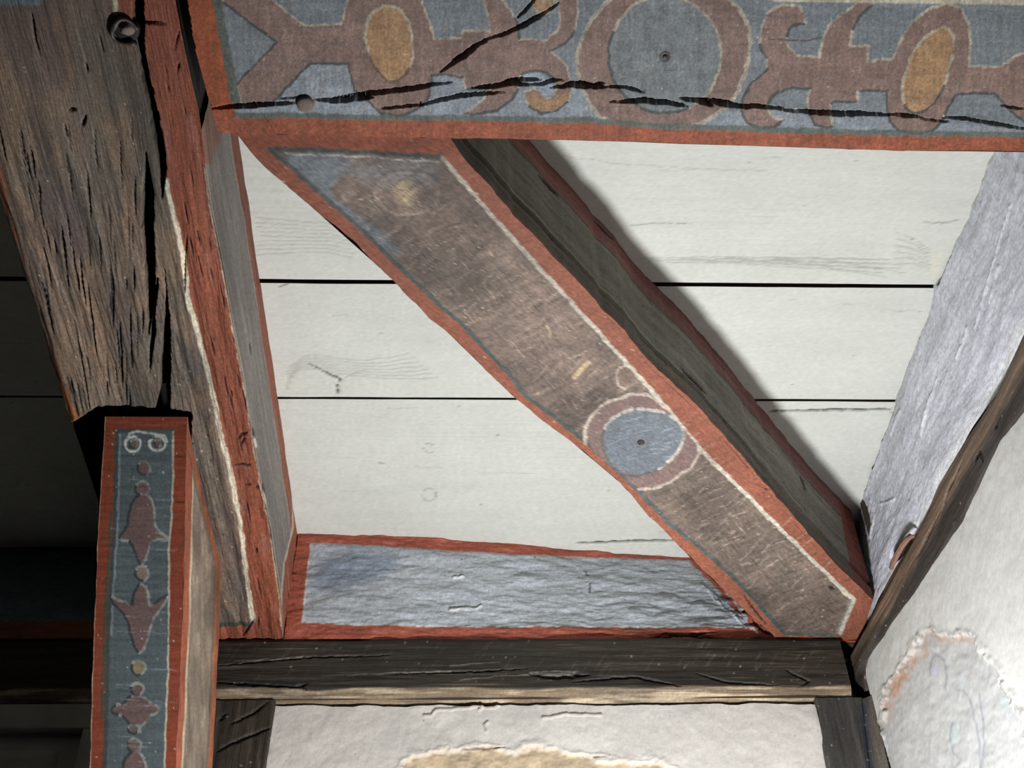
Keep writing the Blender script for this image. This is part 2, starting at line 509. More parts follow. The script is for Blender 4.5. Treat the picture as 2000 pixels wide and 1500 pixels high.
sd = np.where(ins, -d, d)+(fbm(s.px[i]/16, s.py[i]/9, 91, 4)-.5)*22
tan = np.array((182, 160, 128))*(.75+.5*fbm(s.px[i]/26, s.py[i]/16, 6, 4))[:, None]
a = np.clip(.5-sd/14, 0, 1)*.85
s.col[i] = s.col[i]*(1-a[:, None])+tan*a[:, None]
s.disp[i] -= np.clip(.5-sd/7, 0, 1)*.005*(.6+.8*fbm(s.px[i]/12, s.py[i]/9, 8, 3))
s.disp[i] += np.exp(-((sd-5)/5)**2)*.0018
s.crack([(900, 1463), (940, 1461), (985, 1460)], 4, .004, (110, 96, 76))
for pts in ([(828, 1396), (842, 1396), (850, 1388), (880, 1384), (930, 1381), (965, 1384), (975, 1377)], [(935, 1388), (942, 1382)], [(1060, 1402), (1110, 1396), (1175, 1396)], [(950, 1430), (946, 1420), (953, 1412)]):
    s.stroke(pts, 4, (170, 162, 148), .4, disp=.003)
s.spots(14, (120, 116, 106), .8, 1.8, 3)
s.build({0: 'plaster_field'}, M['plaster'], wall_back, grit=.07)
box('unseen_lower_wall', -.352, .660, YW+.010, YW+.10, 0, zs, M['low_bounce_wall'], wall_back)  # out of view; made dark so it bounces little lamp light
box('plaster_core', -1.45, .66, YW+.10, YW+.2, 0, 3.1, M['plain_plaster'], wall_back)
settle(wall_back)

# right wall: plaster with an old paint window
def xr(y): return .9564-.0729*y
wall_right = empty('wall_right', (.9, 1.4, 0), kind='structure')
ys = np.linspace(.55, 2.203, 430)
lowedge = on_plane([(2150, 500), (2000, 808), (1955, 861), (1922, 930), (1880, 1020), (1820, 1110), (1787, 1161), (1751, 1209), (1715, 1260), (1697, 1291), (1693, 1311), (1694, 1350)], (1, .0729, 0), .9564+.006)
o_ = np.argsort(lowedge[:, 1])
ztop = np.interp(ys, lowedge[o_, 1], lowedge[o_, 2])
ztop = np.where(ys < lowedge[o_[0], 1], 2.775, ztop)
top = np.stack([xr(ys)+.006, ys, ztop+.004], 1); bot = np.stack([xr(ys)+.006, ys, np.full_like(ys, 2.18)], 1)
s = Sheet([top, bot], 430, 200, seed=18)
Y, Z = s.P[:, 1], s.P[:, 2]
s.nz = .5+(fbm(Y*7, Z*7, 12, 4)-.5)*.10
s.base((197, 196, 189))
s.disp += (fbm(Y*11, Z*11, 61, 4)-.5)*.006+(fbm(Y*60, Z*60, 63, 3)-.5)*.0012
win = smooth([(1728, 1500), (1725, 1440), (1722, 1385), (1735, 1345), (1762, 1310), (1785, 1275), (1795, 1245), (1812, 1232), (1835, 1240), (1855, 1242), (1880, 1240), (1898, 1250), (1925, 1282), (1950, 1310), (1958, 1345), (1985, 1380), (2000, 1430), (2030, 1500), (2040, 1700), (1700, 1700)], 1, True)
i = s.near(win, 40); d, _, _, _ = seg_dist(s.wx[i], s.wy[i], win, True); ins = inside(s.wx[i], s.wy[i], win)
sd = np.where(ins, -d, d)+(fbm(s.px[i]/13, s.py[i]/13, 90, 4)-.5)*26
rg = fbm(s.px[i]/11, s.py[i]/11, 15, 3)
a = np.clip(.5-sd/5, 0, 1)
pale = np.array((180, 180, 176))*(.94+.12*fbm(s.px[i]/20, s.py[i]/20, 16, 4))[:, None]
s.col[i] = s.col[i]*(1-a[:, None])+pale*a[:, None]
s.disp[i] -= a*.004*(.6+.7*rg)
s.disp[i] += np.exp(-((sd-4)/5)**2)*.003*rg*2
# broken rim showing brick-coloured undercoat, upper left
rim = np.exp(-((sd+9)/9)**2)*np.clip(1.2-(s.px[i]-1700)/140, 0, 1)*sstep(1235, 1262, s.py[i])*np.clip((1425-s.py[i])/60, 0, 1)
s.mix(rim*np.clip(rg*2.2-.3, 0, 1), (186, 140, 112), i)
rim2 = np.exp(-((sd+6)/6)**2)*sstep(1790, 1815, s.px[i])*(1-sstep(1880, 1905, s.px[i]))*(s.py[i] < 1290)
s.mix(rim2*.7, (178, 152, 130), i)
chips = np.exp(-(sd/3.5)**2)*(rg > .55)
s.mix(chips*.6, (110, 104, 94), i, True)
GREY = (146, 149, 153)
s.stroke(smooth([(1813, 1320), (1812, 1295), (1822, 1278), (1835, 1282), (1844, 1300), (1846, 1325), (1842, 1345)], 2), 5, GREY, .5, alpha=.8)
s.shape(smooth([(1815, 1300), (1828, 1298), (1832, 1315), (1824, 1325), (1815, 1318)], 2, True), (178, 176, 186), soft=6)
s.stroke(smooth([(1860, 1345), (1885, 1352), (1898, 1385), (1906, 1440), (1912, 1520)], 2), 4, GREY, .4, alpha=.8)
s.stroke(smooth([(1908, 1355), (1914, 1400), (1916, 1450), (1910, 1520)], 2), 4, GREY, .4, alpha=.8)
s.shape(smooth([(1850, 1420), (1862, 1405), (1872, 1415), (1868, 1450), (1858, 1470), (1852, 1450)], 2, True), (176, 184, 180), soft=8)
s.stroke(smooth([(1855, 1410), (1850, 1440), (1856, 1470), (1872, 1484)], 2), 4, GREY, .4, alpha=.7)
s.stroke(smooth([(1916, 1480), (1928, 1468), (1935, 1470)], 2), 4, GREY, .4, alpha=.7)
s.shape(smooth([(1850, 1330), (1868, 1322), (1884, 1332), (1870, 1342)], 2, True), (180, 186, 184), soft=10)
s.shape(smooth([(1948, 1370), (1960, 1362), (1968, 1380), (1955, 1392)], 2, True), (176, 190, 184), soft=10)
s.build({0: 'plaster_field'}, M['plaster'], wall_right, grit=.07)
ya, yb = .55, 2.203
poly_obj('unseen_lower_wall', [(xr(ya)+.006, ya, 0), (xr(yb)+.006, yb, 0), (xr(yb)+.2, 2.35, 0), (xr(ya)+.2, ya, 0),
                          (xr(ya)+.006, ya, 2.18), (xr(yb)+.006, yb, 2.18), (xr(yb)+.2, 2.35, 2.18), (xr(ya)+.2, ya, 2.18)],
         [(0, 1, 2, 3), (4, 5, 6, 7), (0, 1, 5, 4), (1, 2, 6, 5), (2, 3, 7, 6), (3, 0, 4, 7)], M['low_bounce_wall'], wall_right)  # out of view; dark here too, to hold down the bounce
poly_obj('plaster_back', [(xr(ya)+.1, ya, 2.18), (xr(yb)+.1, yb, 2.18), (xr(yb)+.2, 2.35, 2.18), (xr(ya)+.2, ya, 2.18),
                          (xr(ya)+.1, ya, 3.1), (xr(yb)+.1, yb, 3.1), (xr(yb)+.2, 2.35, 3.1), (xr(ya)+.2, ya, 3.1)],
         [(0, 1, 2, 3), (4, 5, 6, 7), (0, 1, 5, 4), (1, 2, 6, 5), (2, 3, 7, 6), (3, 0, 4, 7)], M['plain_plaster'], wall_right)
settle(wall_right)

# ------------------------------------------------------------------ wall plates
def wood_dark(s, U, V, seed, base=DARKWOOD):
    """U along, V across the grain (metres)"""
    s.nz = .5+(fbm(U*6, V*130, seed, 4)-.5)*.7+(fbm(U*3, V*12, seed+3, 3)-.5)*.4
    s.base(base)
    s.disp += (fbm(U*7, V*110, seed+5, 4)-.5)*.0035+(fbm(U*5, V*14, seed+8, 2)-.5)*.003
    k = sstep(.70, .84, fbm(U*9, V*240, seed+6, 3))
    s.mix(k*.5, (120, 108, 92), flat=True)

plate = empty('wall_plate', (-.3, YW+.08, 2.74), 'long dark brown timber plate along the back wall under the blue panel', 'beam')
xs = np.linspace(-1.40, .765, 700)
def wv(sd, a): return (fbm(xs*7, xs*0+sd, sd, 3)-.5)*a
yv = wv(3, .004)
E = [np.stack([xs, YW+.006+yv, 2.876+wv(1, .003)], 1), np.stack([xs, YW+yv, 2.868+wv(1, .003)], 1),
     np.stack([xs, YW-.002+yv, 2.765+wv(2, .004)], 1), np.stack([xs, YW+.010+yv, 2.7435+wv(4, .004)], 1), np.stack([xs, YW+.022+yv, 2.738+wv(4, .004)], 1)]
s = Sheet(E, 700, 90, [0, .06, .78, .93, 1.0], seed=21)
U, V = s.P[:, 0], s.P[:, 2]
wood_dark(s, U, V, 31, (52, 46, 39))
lip = sstep(0, 1, (2.766+(fbm(U*11, U*0, 5, 3)-.5)*.012-V)/.005)
s.mix(lip*.75, (150, 128, 100))  # pale tan puts the light catching the lip from below into the colour
s.mix(lip*sstep(.45, .7, fbm(U*14, V*160, 9, 3))*.8, (196, 178, 150))
for pts, w in (([(420, 1332), (520, 1338), (590, 1341), (600, 1350)], 6), ([(575, 1341), (600, 1336)], 4), ([(1035, 1316), (1075, 1322), (1150, 1318)], 12), ([(1120, 1332), (1180, 1326), (1240, 1322), (1290, 1332), (1330, 1340)], 5),
               ([(1360, 1316), (1420, 1332), (1520, 1338)], 4), ([(425, 1300), (600, 1284), (760, 1280)], 3), ([(760, 1316), (900, 1312), (1030, 1306)], 3), ([(1535, 1308), (1580, 1330), (1560, 1342)], 4)):
    s.crack(pts, w, .006, (20, 17, 15), rag=.9)
for pts in ([(460, 1290), (530, 1287), (600, 1283)], [(680, 1318), (800, 1313), (880, 1310)], [(880, 1300), (930, 1295), (975, 1294)], [(900, 1326), (1000, 1319), (1120, 1316)], [(1036, 1314), (1060, 1311), (1130, 1311)]):
    s.stroke(pts, 2.0, (112, 106, 96), .8, disp=.001)
rs = np.random.RandomState(5)
for _ in range(90):   # adze marks across the face
    cx = rs.uniform(430, 1600); cy = rs.uniform(1262, 1330); L = rs.uniform(12, 34)
    s.stroke([(cx, cy), (cx+L*.5, cy-L*.7)], 2.0, (96, 88, 76), .7, alpha=.45, seed=int(cx) % 50)
s.spots(60, (150, 146, 136), .8, 2.0, 7, region=lambda x, y: x > 420)
s.build({0: 'front_face'}, M['dark_timber'], plate)
box('core', -1.40, .765, YW+.008, YW+.098, 2.745, 2.872, M['core_timber'], plate)
settle(plate)

rplate = empty('wall_plate', (.86, 1.5, 2.78), 'slanting brown timber plate along the right wall with a lifted splinter', 'beam')
ys = np.linspace(.55, 2.262, 640)
topl = hz([(2260, 170), (2000, 652), (1949, 765), (1892, 849), (1835, 945), (1790, 1044), (1752, 1105), (1718, 1167), (1674, 1272)], ZU)
o_ = np.argsort(topl[:, 1]); xt = np.interp(ys, topl[o_, 1], topl[o_, 0])
wz = (fbm(ys*9, ys*0, 3, 3)-.5)
zl = np.interp(ys, np.sort(ys), ys*0)+2.775
zlow = np.interp(ys, lowedge[np.argsort(lowedge[:, 1]), 1], lowedge[np.argsort(lowedge[:, 1]), 2])
E = [np.stack([xt+.020, ys, ys*0+2.8785], 1), np.stack([xt-.002, ys, 2.876+wz*.004], 1), np.stack([xr(ys)-.008+wz*.006, ys, 2.846+wz*.004], 1),
     np.stack([xr(ys)-.008+wz*.006, ys, 2.815+wz*.006], 1), np.stack([xr(ys)+.002, ys, zlow+.004], 1), np.stack([xr(ys)+.03, ys, zlow-.004], 1)]
s = Sheet(E, 640, 70, [0, .14, .40, .64, .92, 1], seed=24)
U, V = s.P[:, 1], s.P[:, 2]
wood_dark(s, U, V, 51, (104, 86, 70))
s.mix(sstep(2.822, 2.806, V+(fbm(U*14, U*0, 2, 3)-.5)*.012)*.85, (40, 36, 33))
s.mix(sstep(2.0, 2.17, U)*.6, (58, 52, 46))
for pts, w in (([(1840, 1000), (1850, 960), (1880, 900)], 4), ([(1904, 900), (1912, 884), (1920, 900)], 6), ([(1942, 838), (1948, 826)], 5), ([(1790, 1090), (1815, 1040), (1830, 1010)], 4)):
    s.crack(pts, w, .006, (22, 18, 15))
s.spots(50, (160, 140, 118), .8, 1.8, 9)
hole = smooth([(1741, 1098), (1746, 1072), (1765, 1046), (1778, 1042), (1782, 1050), (1766, 1078), (1752, 1098)], 1, True)
s.chasm(hole, .012, (40, 34, 28))
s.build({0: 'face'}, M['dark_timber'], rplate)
a_, b_ = .55, 2.262
lowp = [(xr(a_)+.016, a_, 2.79), (xr(b_)+.012, b_, 2.79), (xr(b_)+.098, b_, 2.79), (xr(a_)+.098, a_, 2.79)]
prism('core', lowp, 2.8755, M['core_timber'], rplate, True)
# splinter peeling off the upper arris
cs = hz([(1739, 1110), (1744, 1100), (1752, 1088), (1762, 1074), (1771, 1060), (1779, 1049), (1786, 1044)], 2.868)
lift = np.array([0, .003, .005, .008, .009, .007, .002])
V = []; F = []
wd = [.004, .006, .006, .005, .005, .004, .002]
for k, p in enumerate(cs):
    p = p+np.array([-lift[k]*1.2, 0, -lift[k]*.6])
    for dx, dz in ((-.0025, wd[k]*.4), (.004, wd[k]*.5), (.004, -wd[k]), (-.0015, -wd[k]*.8)):
        V.append((p[0]+dx, p[1], p[2]+dz))
for k in range(len(cs)-1):
    for j in range(4): F.append((k*4+j, k*4+(j+1) % 4, (k+1)*4+(j+1) % 4, (k+1)*4+j))
F += [(3, 2, 1, 0), tuple(range(len(V)-4, len(V)))]
poly_obj('splinter', V, F, M['bare_split'], rplate, smooth_shade=False)
settle(rplate)

# ------------------------------------------------------------------ posts below the plate
def post(name, x0, x1, xb0, xb1, label, seed, cracks, x_right=None):
    r = empty(name, ((x0+x1)/2, YW+.06, 0), label, 'post')
    n = 130; m = 60
    zs_ = np.linspace(2.742, 2.45, n)
    t = (2.735-zs_)/.135
    wob = (fbm(zs_*14, zs_*0, seed, 3)-.5)*.003
    xl = x0+(xb0-x0)*t+wob; xrr = x1+(xb1-x1)*t+wob
    e = [np.stack([xl, zs_*0+YW+.03, zs_], 1), np.stack([xl+.002, zs_*0+YW+.004, zs_], 1), np.stack([xrr-.003, zs_*0+YW+.003, zs_], 1), np.stack([xrr, zs_*0+YW+.008, zs_], 1)]
    fr = [0, .08, .92, 1]
    if x_right is not None:
        e.append(np.stack([x_right+wob, zs_*0+YW-.004, zs_], 1)); fr = [0, .06, .72, .80, 1]
    s = Sheet(e, n, m, fr, seed=seed)
    wood_dark(s, s.P[:, 2], s.P[:, 0], seed, (60, 52, 44) if x_right is None else (66, 64, 60))
    for pts, w in cracks: s.crack(pts, w, .006, (18, 15, 13), rag=.9)
    if x_right is not None:
        s.stroke([(1684, 1378), (1690, 1430), (1697, 1500)], 10, (44, 52, 62), .4, alpha=.8)
        s.mix(sstep(0, 10, s.px-(1690+(s.py-1370)*.13))*.6, (98, 88, 76))
    s.spots(20, (170, 165, 155), .8, 1.8, seed)
    s.build({0: 'face'}, M['dark_timber'], r)
    xa, xb = min(x0, xb0)+.006, (x_right if x_right else x1)-.006
    z0 = 2.45
    tt = (2.735-z0)/.135
    la, lb = x0+(xb0-x0)*tt, (x_right if x_right is not None else x1+(xb1-x1)*tt)
    box('shaft', la, lb, YW+.004, YW+.098, 0, z0, M['core_timber'], r)
    settle(r)
    return r
post('timber_stud', -.56, -.3475, -.56, -.3525, 'cracked dark stud in the back wall, partly behind the painted knee brace', 71,
     [([(424, 1468), (450, 1452), (490, 1436), (530, 1420)], 5), ([(450, 1415), (490, 1395), (525, 1370)], 4), ([(424, 1410), (445, 1390)], 3)])
post('corner_post', .690, .785, .684, .768, 'dark grey-brown post standing in the corner of the two plastered walls', 81,
     [([(1592, 1374), (1600, 1420), (1606, 1460)], 4)], x_right=.800)

# white panelling in the dark bay
pan = empty('wall_panelling', (-.9, YW+.02, 0), 'dim white wood panelling low in the dark bay left of the blue brace', 'panelling')
box('top_rail', -1.4, -.562, YW+.006, YW+.05, 2.688, 2.738, M['white_paint'], pan, .002)
box('stile', -.700, -.562, YW+.006, YW+.05, 0, 2.687, M['white_paint'], pan, .002)
box('stile', -1.4, -1.15, YW+.006, YW+.05, 0, 2.687, M['white_paint'], pan, .002)
box('recess_panel', -1.15, -.70, YW+.03, YW+.05, 0, 2.688, M['white_paint'], pan)
poly_obj('raised_field', [(-1.12, YW+.03, 1.9), (-.74, YW+.03, 1.9), (-.74, YW+.03, 2.655), (-1.12, YW+.03, 2.655),
                          (-1.10, YW+.016, 1.92), (-.76, YW+.016, 1.92), (-.76, YW+.016, 2.635), (-1.10, YW+.016, 2.635)],
         [(0, 1, 5, 4), (1, 2, 6, 5), (2, 3, 7, 6), (3, 0, 4, 7), (4, 5, 6, 7)], M['white_paint'], pan)
settle(pan)
# ------------------------------------------------------------------ infill boards standing on the plates
def quad_strip(top_px, bot_px, n):
    t = resample(hz(top_px, ZC+.002), n); b = resample(hz(bot_px, ZU-.001), n)
    return t, b

inf = empty('infill_board', (.15, 2.2, ZU), 'light blue plastered infill panel with a red painted border above the back plate', 'panel')
tx = np.linspace(583, 1760, 560)
topy = np.interp(tx, [560, 590, 620, 700, 800, 900, 1050, 1180, 1340, 1760], [1044, 1042, 1042, 1044, 1049, 1054, 1066, 1077, 1086, 1110])
t = hz(np.stack([tx, topy+(fbm(tx/60, tx*0, 3, 3)-.5)*3], 1), ZC+.001)
bx = np.linspace(552, 1690, 560)
b = hz(np.stack([bx, 1250+(fbm(bx/60, bx*0, 6, 3)-.5)*3+np.interp(bx, [550, 1250, 1500], [-2, 2, 0])], 1), ZU-.004)
s = Sheet([t, b], 560, 130, seed=33)
U, V = s.P[:, 0], s.P[:, 2]
s.nz = .5+(fbm(U*10, V*60, 3, 4)-.5)*.16+(fbm(U*4, V*7, 4, 3)-.5)*.12
s.base((154, 82, 64))
s.cls[:] = 1
s.disp += (fbm(U*14, V*50, 13, 4)-.5)*.012+(fbm(U*30, V*90, 14, 3)-.5)*.004+(fbm(U*60, V*160, 15, 3)-.5)*.0022
field = [(607, 1061), (690, 1064), (800, 1072), (900, 1078), (1000, 1083), (1180, 1089), (1345, 1095), (1400, 1150), (1460, 1224), (1380, 1226), (1200, 1224), (1000, 1224), (800, 1222), (591, 1216), (598, 1140)]
s.shape(field, (164, 169, 173), 0, soft=3, outline=((190, 192, 190), (150, 150, 150), 3.5, 'down'), crisp=True)
s.shape(smooth([(640, 1085), (700, 1072), (770, 1082), (780, 1105), (740, 1130), (700, 1140), (640, 1160), (610, 1150), (615, 1110)], 2, True), (132, 141, 152), soft=26)
s.stroke([(1378, 1095), (1450, 1195), (1458, 1222)], 8, (175, 180, 185), .8)
for k in range(26):
    x0 = 1370+k*3.3+np.random.RandomState(k).uniform(-8, 8); y0 = 1140+k*3
    s.stroke([(x0, y0), (x0+22, y0+18+k % 7)], 2, (206, 210, 214) if k % 2 else (104, 112, 122), .5, disp=.001)
s.crack([(1142, 1112), (1147, 1122), (1152, 1121)], 3, .004, (90, 94, 100))
s.crack([(1152, 1138), (1152, 1160)], 3, .004, (90, 94, 100))
s.stroke([(880, 1191), (905, 1188), (932, 1187), (940, 1184)], 5, (205, 207, 206), .3, disp=.005)
s.stroke([(886, 1130), (905, 1126)], 4, (205, 207, 206), .3, disp=.004)
for pts in ([(1270, 1248), (1300, 1238), (1370, 1244), (1420, 1247)], [(1240, 1252), (1330, 1241), (1400, 1235)], [(1440, 1252), (1480, 1246), (1515, 1248)], [(1470, 1210), (1490, 1232), (1510, 1240)], [(1450, 1196), (1458, 1190)]):
    s.crack(pts, 5, .006, (40, 24, 20), rag=1)
s.crack([(557, 1180), (556, 1210), (553, 1250)], 4, .006, (30, 20, 18))
s.spots(20, (60, 40, 36), .8, 1.6, 5)
s.build({0: 'blue_field', 1: 'red_border'}, M['limewash'], inf)
ks = list(range(0, 560, 40))+[559]
V = []; F = []
for k in ks:
    for q, dy in ((b[k], .014), (b[k], .07), (t[k], .07), (t[k], .014)): V.append((q[0], q[1]+dy, q[2]))
for c in range(len(ks)-1):
    for j in range(4): F.append((c*4+j, c*4+(j+1) % 4, c*4+4+(j+1) % 4, c*4+4+j))
F += [(0, 1, 2, 3), tuple(len(V)-4+j for j in range(4))]
poly_obj('core', V, F, M['core_timber'], inf)
settle(inf)

infr = empty('infill_board', (.84, 1.5, ZU), 'white limewashed infill panel between the ceiling and the slanting right plate', 'panel')
tpx = [(2050, -20), (1998, 140), (1940, 300), (1905, 380), (1880, 440), (1850, 505), (1825, 560), (1815, 610), (1790, 670), (1770, 720), (1752, 770), (1742, 800), (1722, 860), (1700, 920), (1688, 962), (1681, 1000), (1674, 1040)]
t = hz(tpx, ZC+.001)
bpx = [(2260, 170), (2000, 648), (1949, 761), (1892, 845), (1835, 941), (1790, 1040), (1752, 1101), (1716, 1166), (1690, 1225)]
bb = hz(bpx, ZU-.003)
yy = np.linspace(.62, 2.16, 560)
ti = np.argsort(t[:, 1]); bi = np.argsort(bb[:, 1])
rgx = (fbm(yy*40, yy*0, 9, 3)-.5)*.006
T = np.stack([np.interp(yy, t[ti, 1], t[ti, 0])+rgx, yy, yy*0+ZC+.001], 1)
B = np.stack([np.interp(yy, bb[bi, 1], bb[bi, 0])+.003, yy, yy*0+ZU-.002], 1)
s = Sheet([T, B], 560, 120, seed=36)
U, V = s.P[:, 1], s.P[:, 2]
s.nz = .5+(fbm(U*9, V*40, 3, 4)-.5)*.14+(fbm(U*5, V*9, 5, 3)-.5)*.10
s.base((196, 197, 204))
s.disp += (fbm(U*9, V*30, 43, 4)-.5)*.007+(fbm(U*50, V*120, 45, 3)-.5)*.002
k = sstep(.5, .7, fbm(U*12, V*55, 18, 4)); s.mix(k*.55, (216, 215, 222), flat=True)
k = sstep(.55, .75, fbm(U*7, V*30, 28, 4)); s.mix(k*.5, (164, 168, 172), flat=True)
s.mix(sstep(ZU+.024, ZU+.012, V+(fbm(U*30, U*0, 3, 3)-.5)*.01)*.9, (222, 222, 222), flat=True)
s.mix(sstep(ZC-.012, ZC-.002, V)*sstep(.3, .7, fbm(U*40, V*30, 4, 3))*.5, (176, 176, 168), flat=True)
for pts in ([(1975, 400), (1925, 560), (1905, 640)], [(1890, 640), (1868, 700)], [(1800, 850), (1810, 800), (1830, 740)], [(1700, 1050), (1706, 1010), (1700, 980)], [(1740, 850), (1760, 800)], [(1950, 520), (1930, 590)], [(1720, 985), (1745, 975)]):
    s.stroke(pts, 4, (208, 208, 212), .6, disp=.003)
s.spots(60, (150, 150, 150), .8, 1.8, 5, disp=-.002)
hole = smooth([(1738, 1096), (1742, 1074), (1758, 1052), (1772, 1040), (1780, 1044), (1782, 1054), (1768, 1078), (1752, 1096)], 1, True)
s.chasm(hole, .02, (44, 36, 30))
for pts in ([(1860, 480), (1845, 520), (1829, 556)], [(1822, 566), (1810, 610), (1790, 668)], [(1778, 690), (1770, 712)], [(1746, 790), (1736, 820), (1722, 858)], [(1718, 868), (1702, 915), (1690, 955)]):
    s.stroke(pts, 4, (44, 40, 36), .6, disp=-.004)
s.build({0: 'limewashed_face'}, M['limewash'], infr)
lo = [tuple(p+np.array([.006, 0, 0])) for p in B[::40]]+[tuple(p+np.array([.06, 0, 0])) for p in B[::-40]]
prism('core', lo, ZC-.001, M['core_timber'], infr)
settle(infr)

infl = empty('infill_board', (-.95, 2.2, ZU), 'dark blue infill panel with a red lower edge in the shaded left bay', 'panel')
s = Sheet([np.array([(-1.4, YW+.004, ZC+.001), (-.632, YW+.004, ZC+.001)]), np.array([(-1.4, YW+.004, ZU), (-.632, YW+.004, ZU)])], 120, 60, seed=38)
s.nz = .5+(fbm(s.P[:, 0]*9, s.P[:, 2]*50, 3, 4)-.5)*.2
s.base((96, 106, 114))
s.mix(sstep(ZU+.040, ZU+.036, s.P[:, 2]), RED); s.cls[s.P[:, 2] < ZU+.038] = 1
s.build({0: 'blue_field', 1: 'red_border'}, M['limewash'], infl)
box('core', -1.4, -.632, YW+.008, YW+.06, ZU, ZC-.001, M['core_timber'], infl)
settle(infl)

# ------------------------------------------------------------------ the long painted beam across the top
beam = empty('painted_beam', (.3, .89, ZU), 'long ceiling beam painted with mauve strapwork, blue ground and orange ovals', 'beam')
lo_px = [(425, 259), (480, 262), (560, 263), (700, 266), (870, 270), (1000, 271), (1100, 273), (1200, 276), (1290, 279), (1400, 283), (1500, 286), (1640, 291), (1780, 295), (2000, 297), (2120, 300)]
hi_y = .783
LO = resample(hz(lo_px, ZU), 900)
LO[:, 1] += (fbm(LO[:, 0]*60, LO[:, 0]*0, 5, 3)-.5)*.002
xh = np.linspace(-.338, LO[-1, 0], 900)
HI = np.stack([xh+.004, xh*0+hi_y, xh*0+ZU], 1)
ends_l = hz([(357, -30), (364, 0), (375, 75), (390, 138), (402, 185), (412, 212), (425, 259)], ZU)
s = Sheet([HI, LO], 900, 175, seed=41, warp=1.5)
px, py = s.px, s.py
U, V = s.P[:, 0], s.P[:, 1]
s.nz = .5+(fbm(px/70, py/8, 3, 4)-.5)*.10+(fbm(px/5, py/55, 7, 3)-.5)*.20+(fbm(px/60, py/60, 8, 3)-.5)*.14
s.base(BLUE)
NZ0 = s.nz.copy(); s.nz = NZ0+(fbm(px/18, py/18, 81, 4)-.5)*.22
s.disp += (fbm(U*6, V*30, 5, 3)-.5)*.003+(fbm(U*60, V*200, 6, 2)-.5)*.0004
low = sstep(-6, 10, py-np.interp(px, [410, 580, 900, 1100, 1300, 1520, 1800, 2000], [212, 200, 178, 165, 190, 210, 228, 250]))
s.mix(low*.8, (130, 136, 142))
s.shape([(540, 195), (605, 124), (680, 124), (693, 180), (690, 200), (560, 205)], (128, 134, 139), None, soft=8)
s.shape([(850, 147), (905, 150), (910, 172), (850, 185)], (124, 130, 136), None, soft=6)
OUT = (CREAM, DARK, 4.8, 'up')
left = [(445, -30), (532, -30), (532, 0), (562, 24), (597, 50), (665, 46), (680, 0), (684, -30), (815, -30), (823, 0), (832, 24), (841, 48), (847, 76), (900, 74), (905, 58), (957, 62), (955, 35), (945, 0), (942, -30), (976, -30), (982, 0), (999, 24), (1011, 45), (1014, 78), (1041, 77), (1062, 80), (1086, 63), (1094, 45), (1092, 18), (1080, -30), (1126, -30), (1131, 24), (1122, 60), (1104, 84), (1076, 102), (1095, 115), (1107, 129), (1114, 156), (1114, 168), (1116, 176), (1110, 197), (1086, 216), (1056, 221), (1032, 206), (1024, 180), (1040, 172), (1055, 177), (1062, 192), (1074, 193), (1086, 180), (1082, 153), (1068, 141), (1035, 138), (1017, 147), (1012, 172), (1000, 195), (969, 217), (921, 224), (907, 222), (934, 204), (955, 178), (957, 175), (908, 173), (906, 152), (868, 145), (844, 147), (838, 186), (823, 210), (787, 226), (745, 222), (718, 198), (693, 176), (681, 124), (605, 124), (545, 188), (530, 200), (472, 205), (463, 165), (540, 83), (437, 5), (425, -30)]
s.shape(left, MAUVE, 2, OUT, pad=20)
ringo = smooth([(1216, -26), (1188, 3), (1149, 45), (1131, 90), (1125, 126), (1131, 159), (1140, 180), (1155, 210), (1179, 232), (1215, 246), (1290, 250), (1340, 248), (1368, 243), (1410, 216), (1440, 186), (1458, 135), (1467, 75), (1458, 36), (1428, 0), (1400, -26), (1300, -40)], 2, True)
s.shape(ringo, MAUVE, 3, (CREAM, CREAM, 8, 'up'))
t = np.linspace(0, 2*np.pi, 60, endpoint=False)
s.shape(np.stack([1299+110*np.cos(t), 107+114*np.sin(t)], 1), (110, 115, 115), 4, (CREAM, DARK, 5.5, 'upright'))
right = [(1574, 45), (1571, 27), (1559, 12), (1529, 9), (1502, 24), (1487, 51), (1484, 87), (1496, 114), (1499, 135), (1469, 162), (1451, 195), (1448, 216), (1457, 240), (1478, 249), (1511, 249), (1530, 234), (1517, 232), (1502, 219), (1499, 207), (1505, 192), (1520, 177), (1550, 172), (1583, 175), (1577, 195), (1580, 222), (1592, 243), (1616, 252), (1627, 246), (1622, 204), (1628, 198), (1673, 198), (1676, 177), (1733, 177), (1733, 210), (1736, 234), (1754, 255), (1787, 261), (1820, 255), (1844, 231), (1862, 192), (1868, 183), (1943, 183), (1961, 204), (2000, 237), (2060, 280), (2060, 75), (2000, 102), (1982, 111), (1955, 129), (1892, 129), (1895, 90), (1892, 45), (1877, 18), (1850, 7), (1820, 15), (1787, 39), (1763, 69), (1754, 90), (1745, 114), (1694, 120), (1697, 90), (1661, 88), (1664, 60), (1679, 33), (1703, 9), (1708, -30), (1680, -30), (1674, 4), (1656, 20), (1617, 50), (1606, 84), (1600, 111), (1556, 108), (1541, 93), (1535, 72), (1547, 51)]
s.shape(right, MAUVE, 5, (CREAM, DARK, 5.2, 'up'))
for pts in ([(437, 5), (540, 83), (463, 165)], [(681, 124), (693, 176), (718, 198)], [(844, 147), (838, 186), (823, 210), (787, 226)], [(1011, 174), (999, 195), (969, 217), (921, 224)], [(1733, 177), (1733, 210), (1736, 234), (1754, 255)], [(1499, 135), (1469, 162), (1451, 195), (1448, 216), (1457, 240), (1478, 249)], [(605, 124), (545, 188)], [(1006, 36), (1011, 45), (1014, 76)]):
    s.stroke(pts, 5, (72, 72, 70), .3)
bud = smooth([(1030, -20), (1036, 8), (1050, 26), (1064, 30), (1078, 18), (1086, -20)], 2, True)
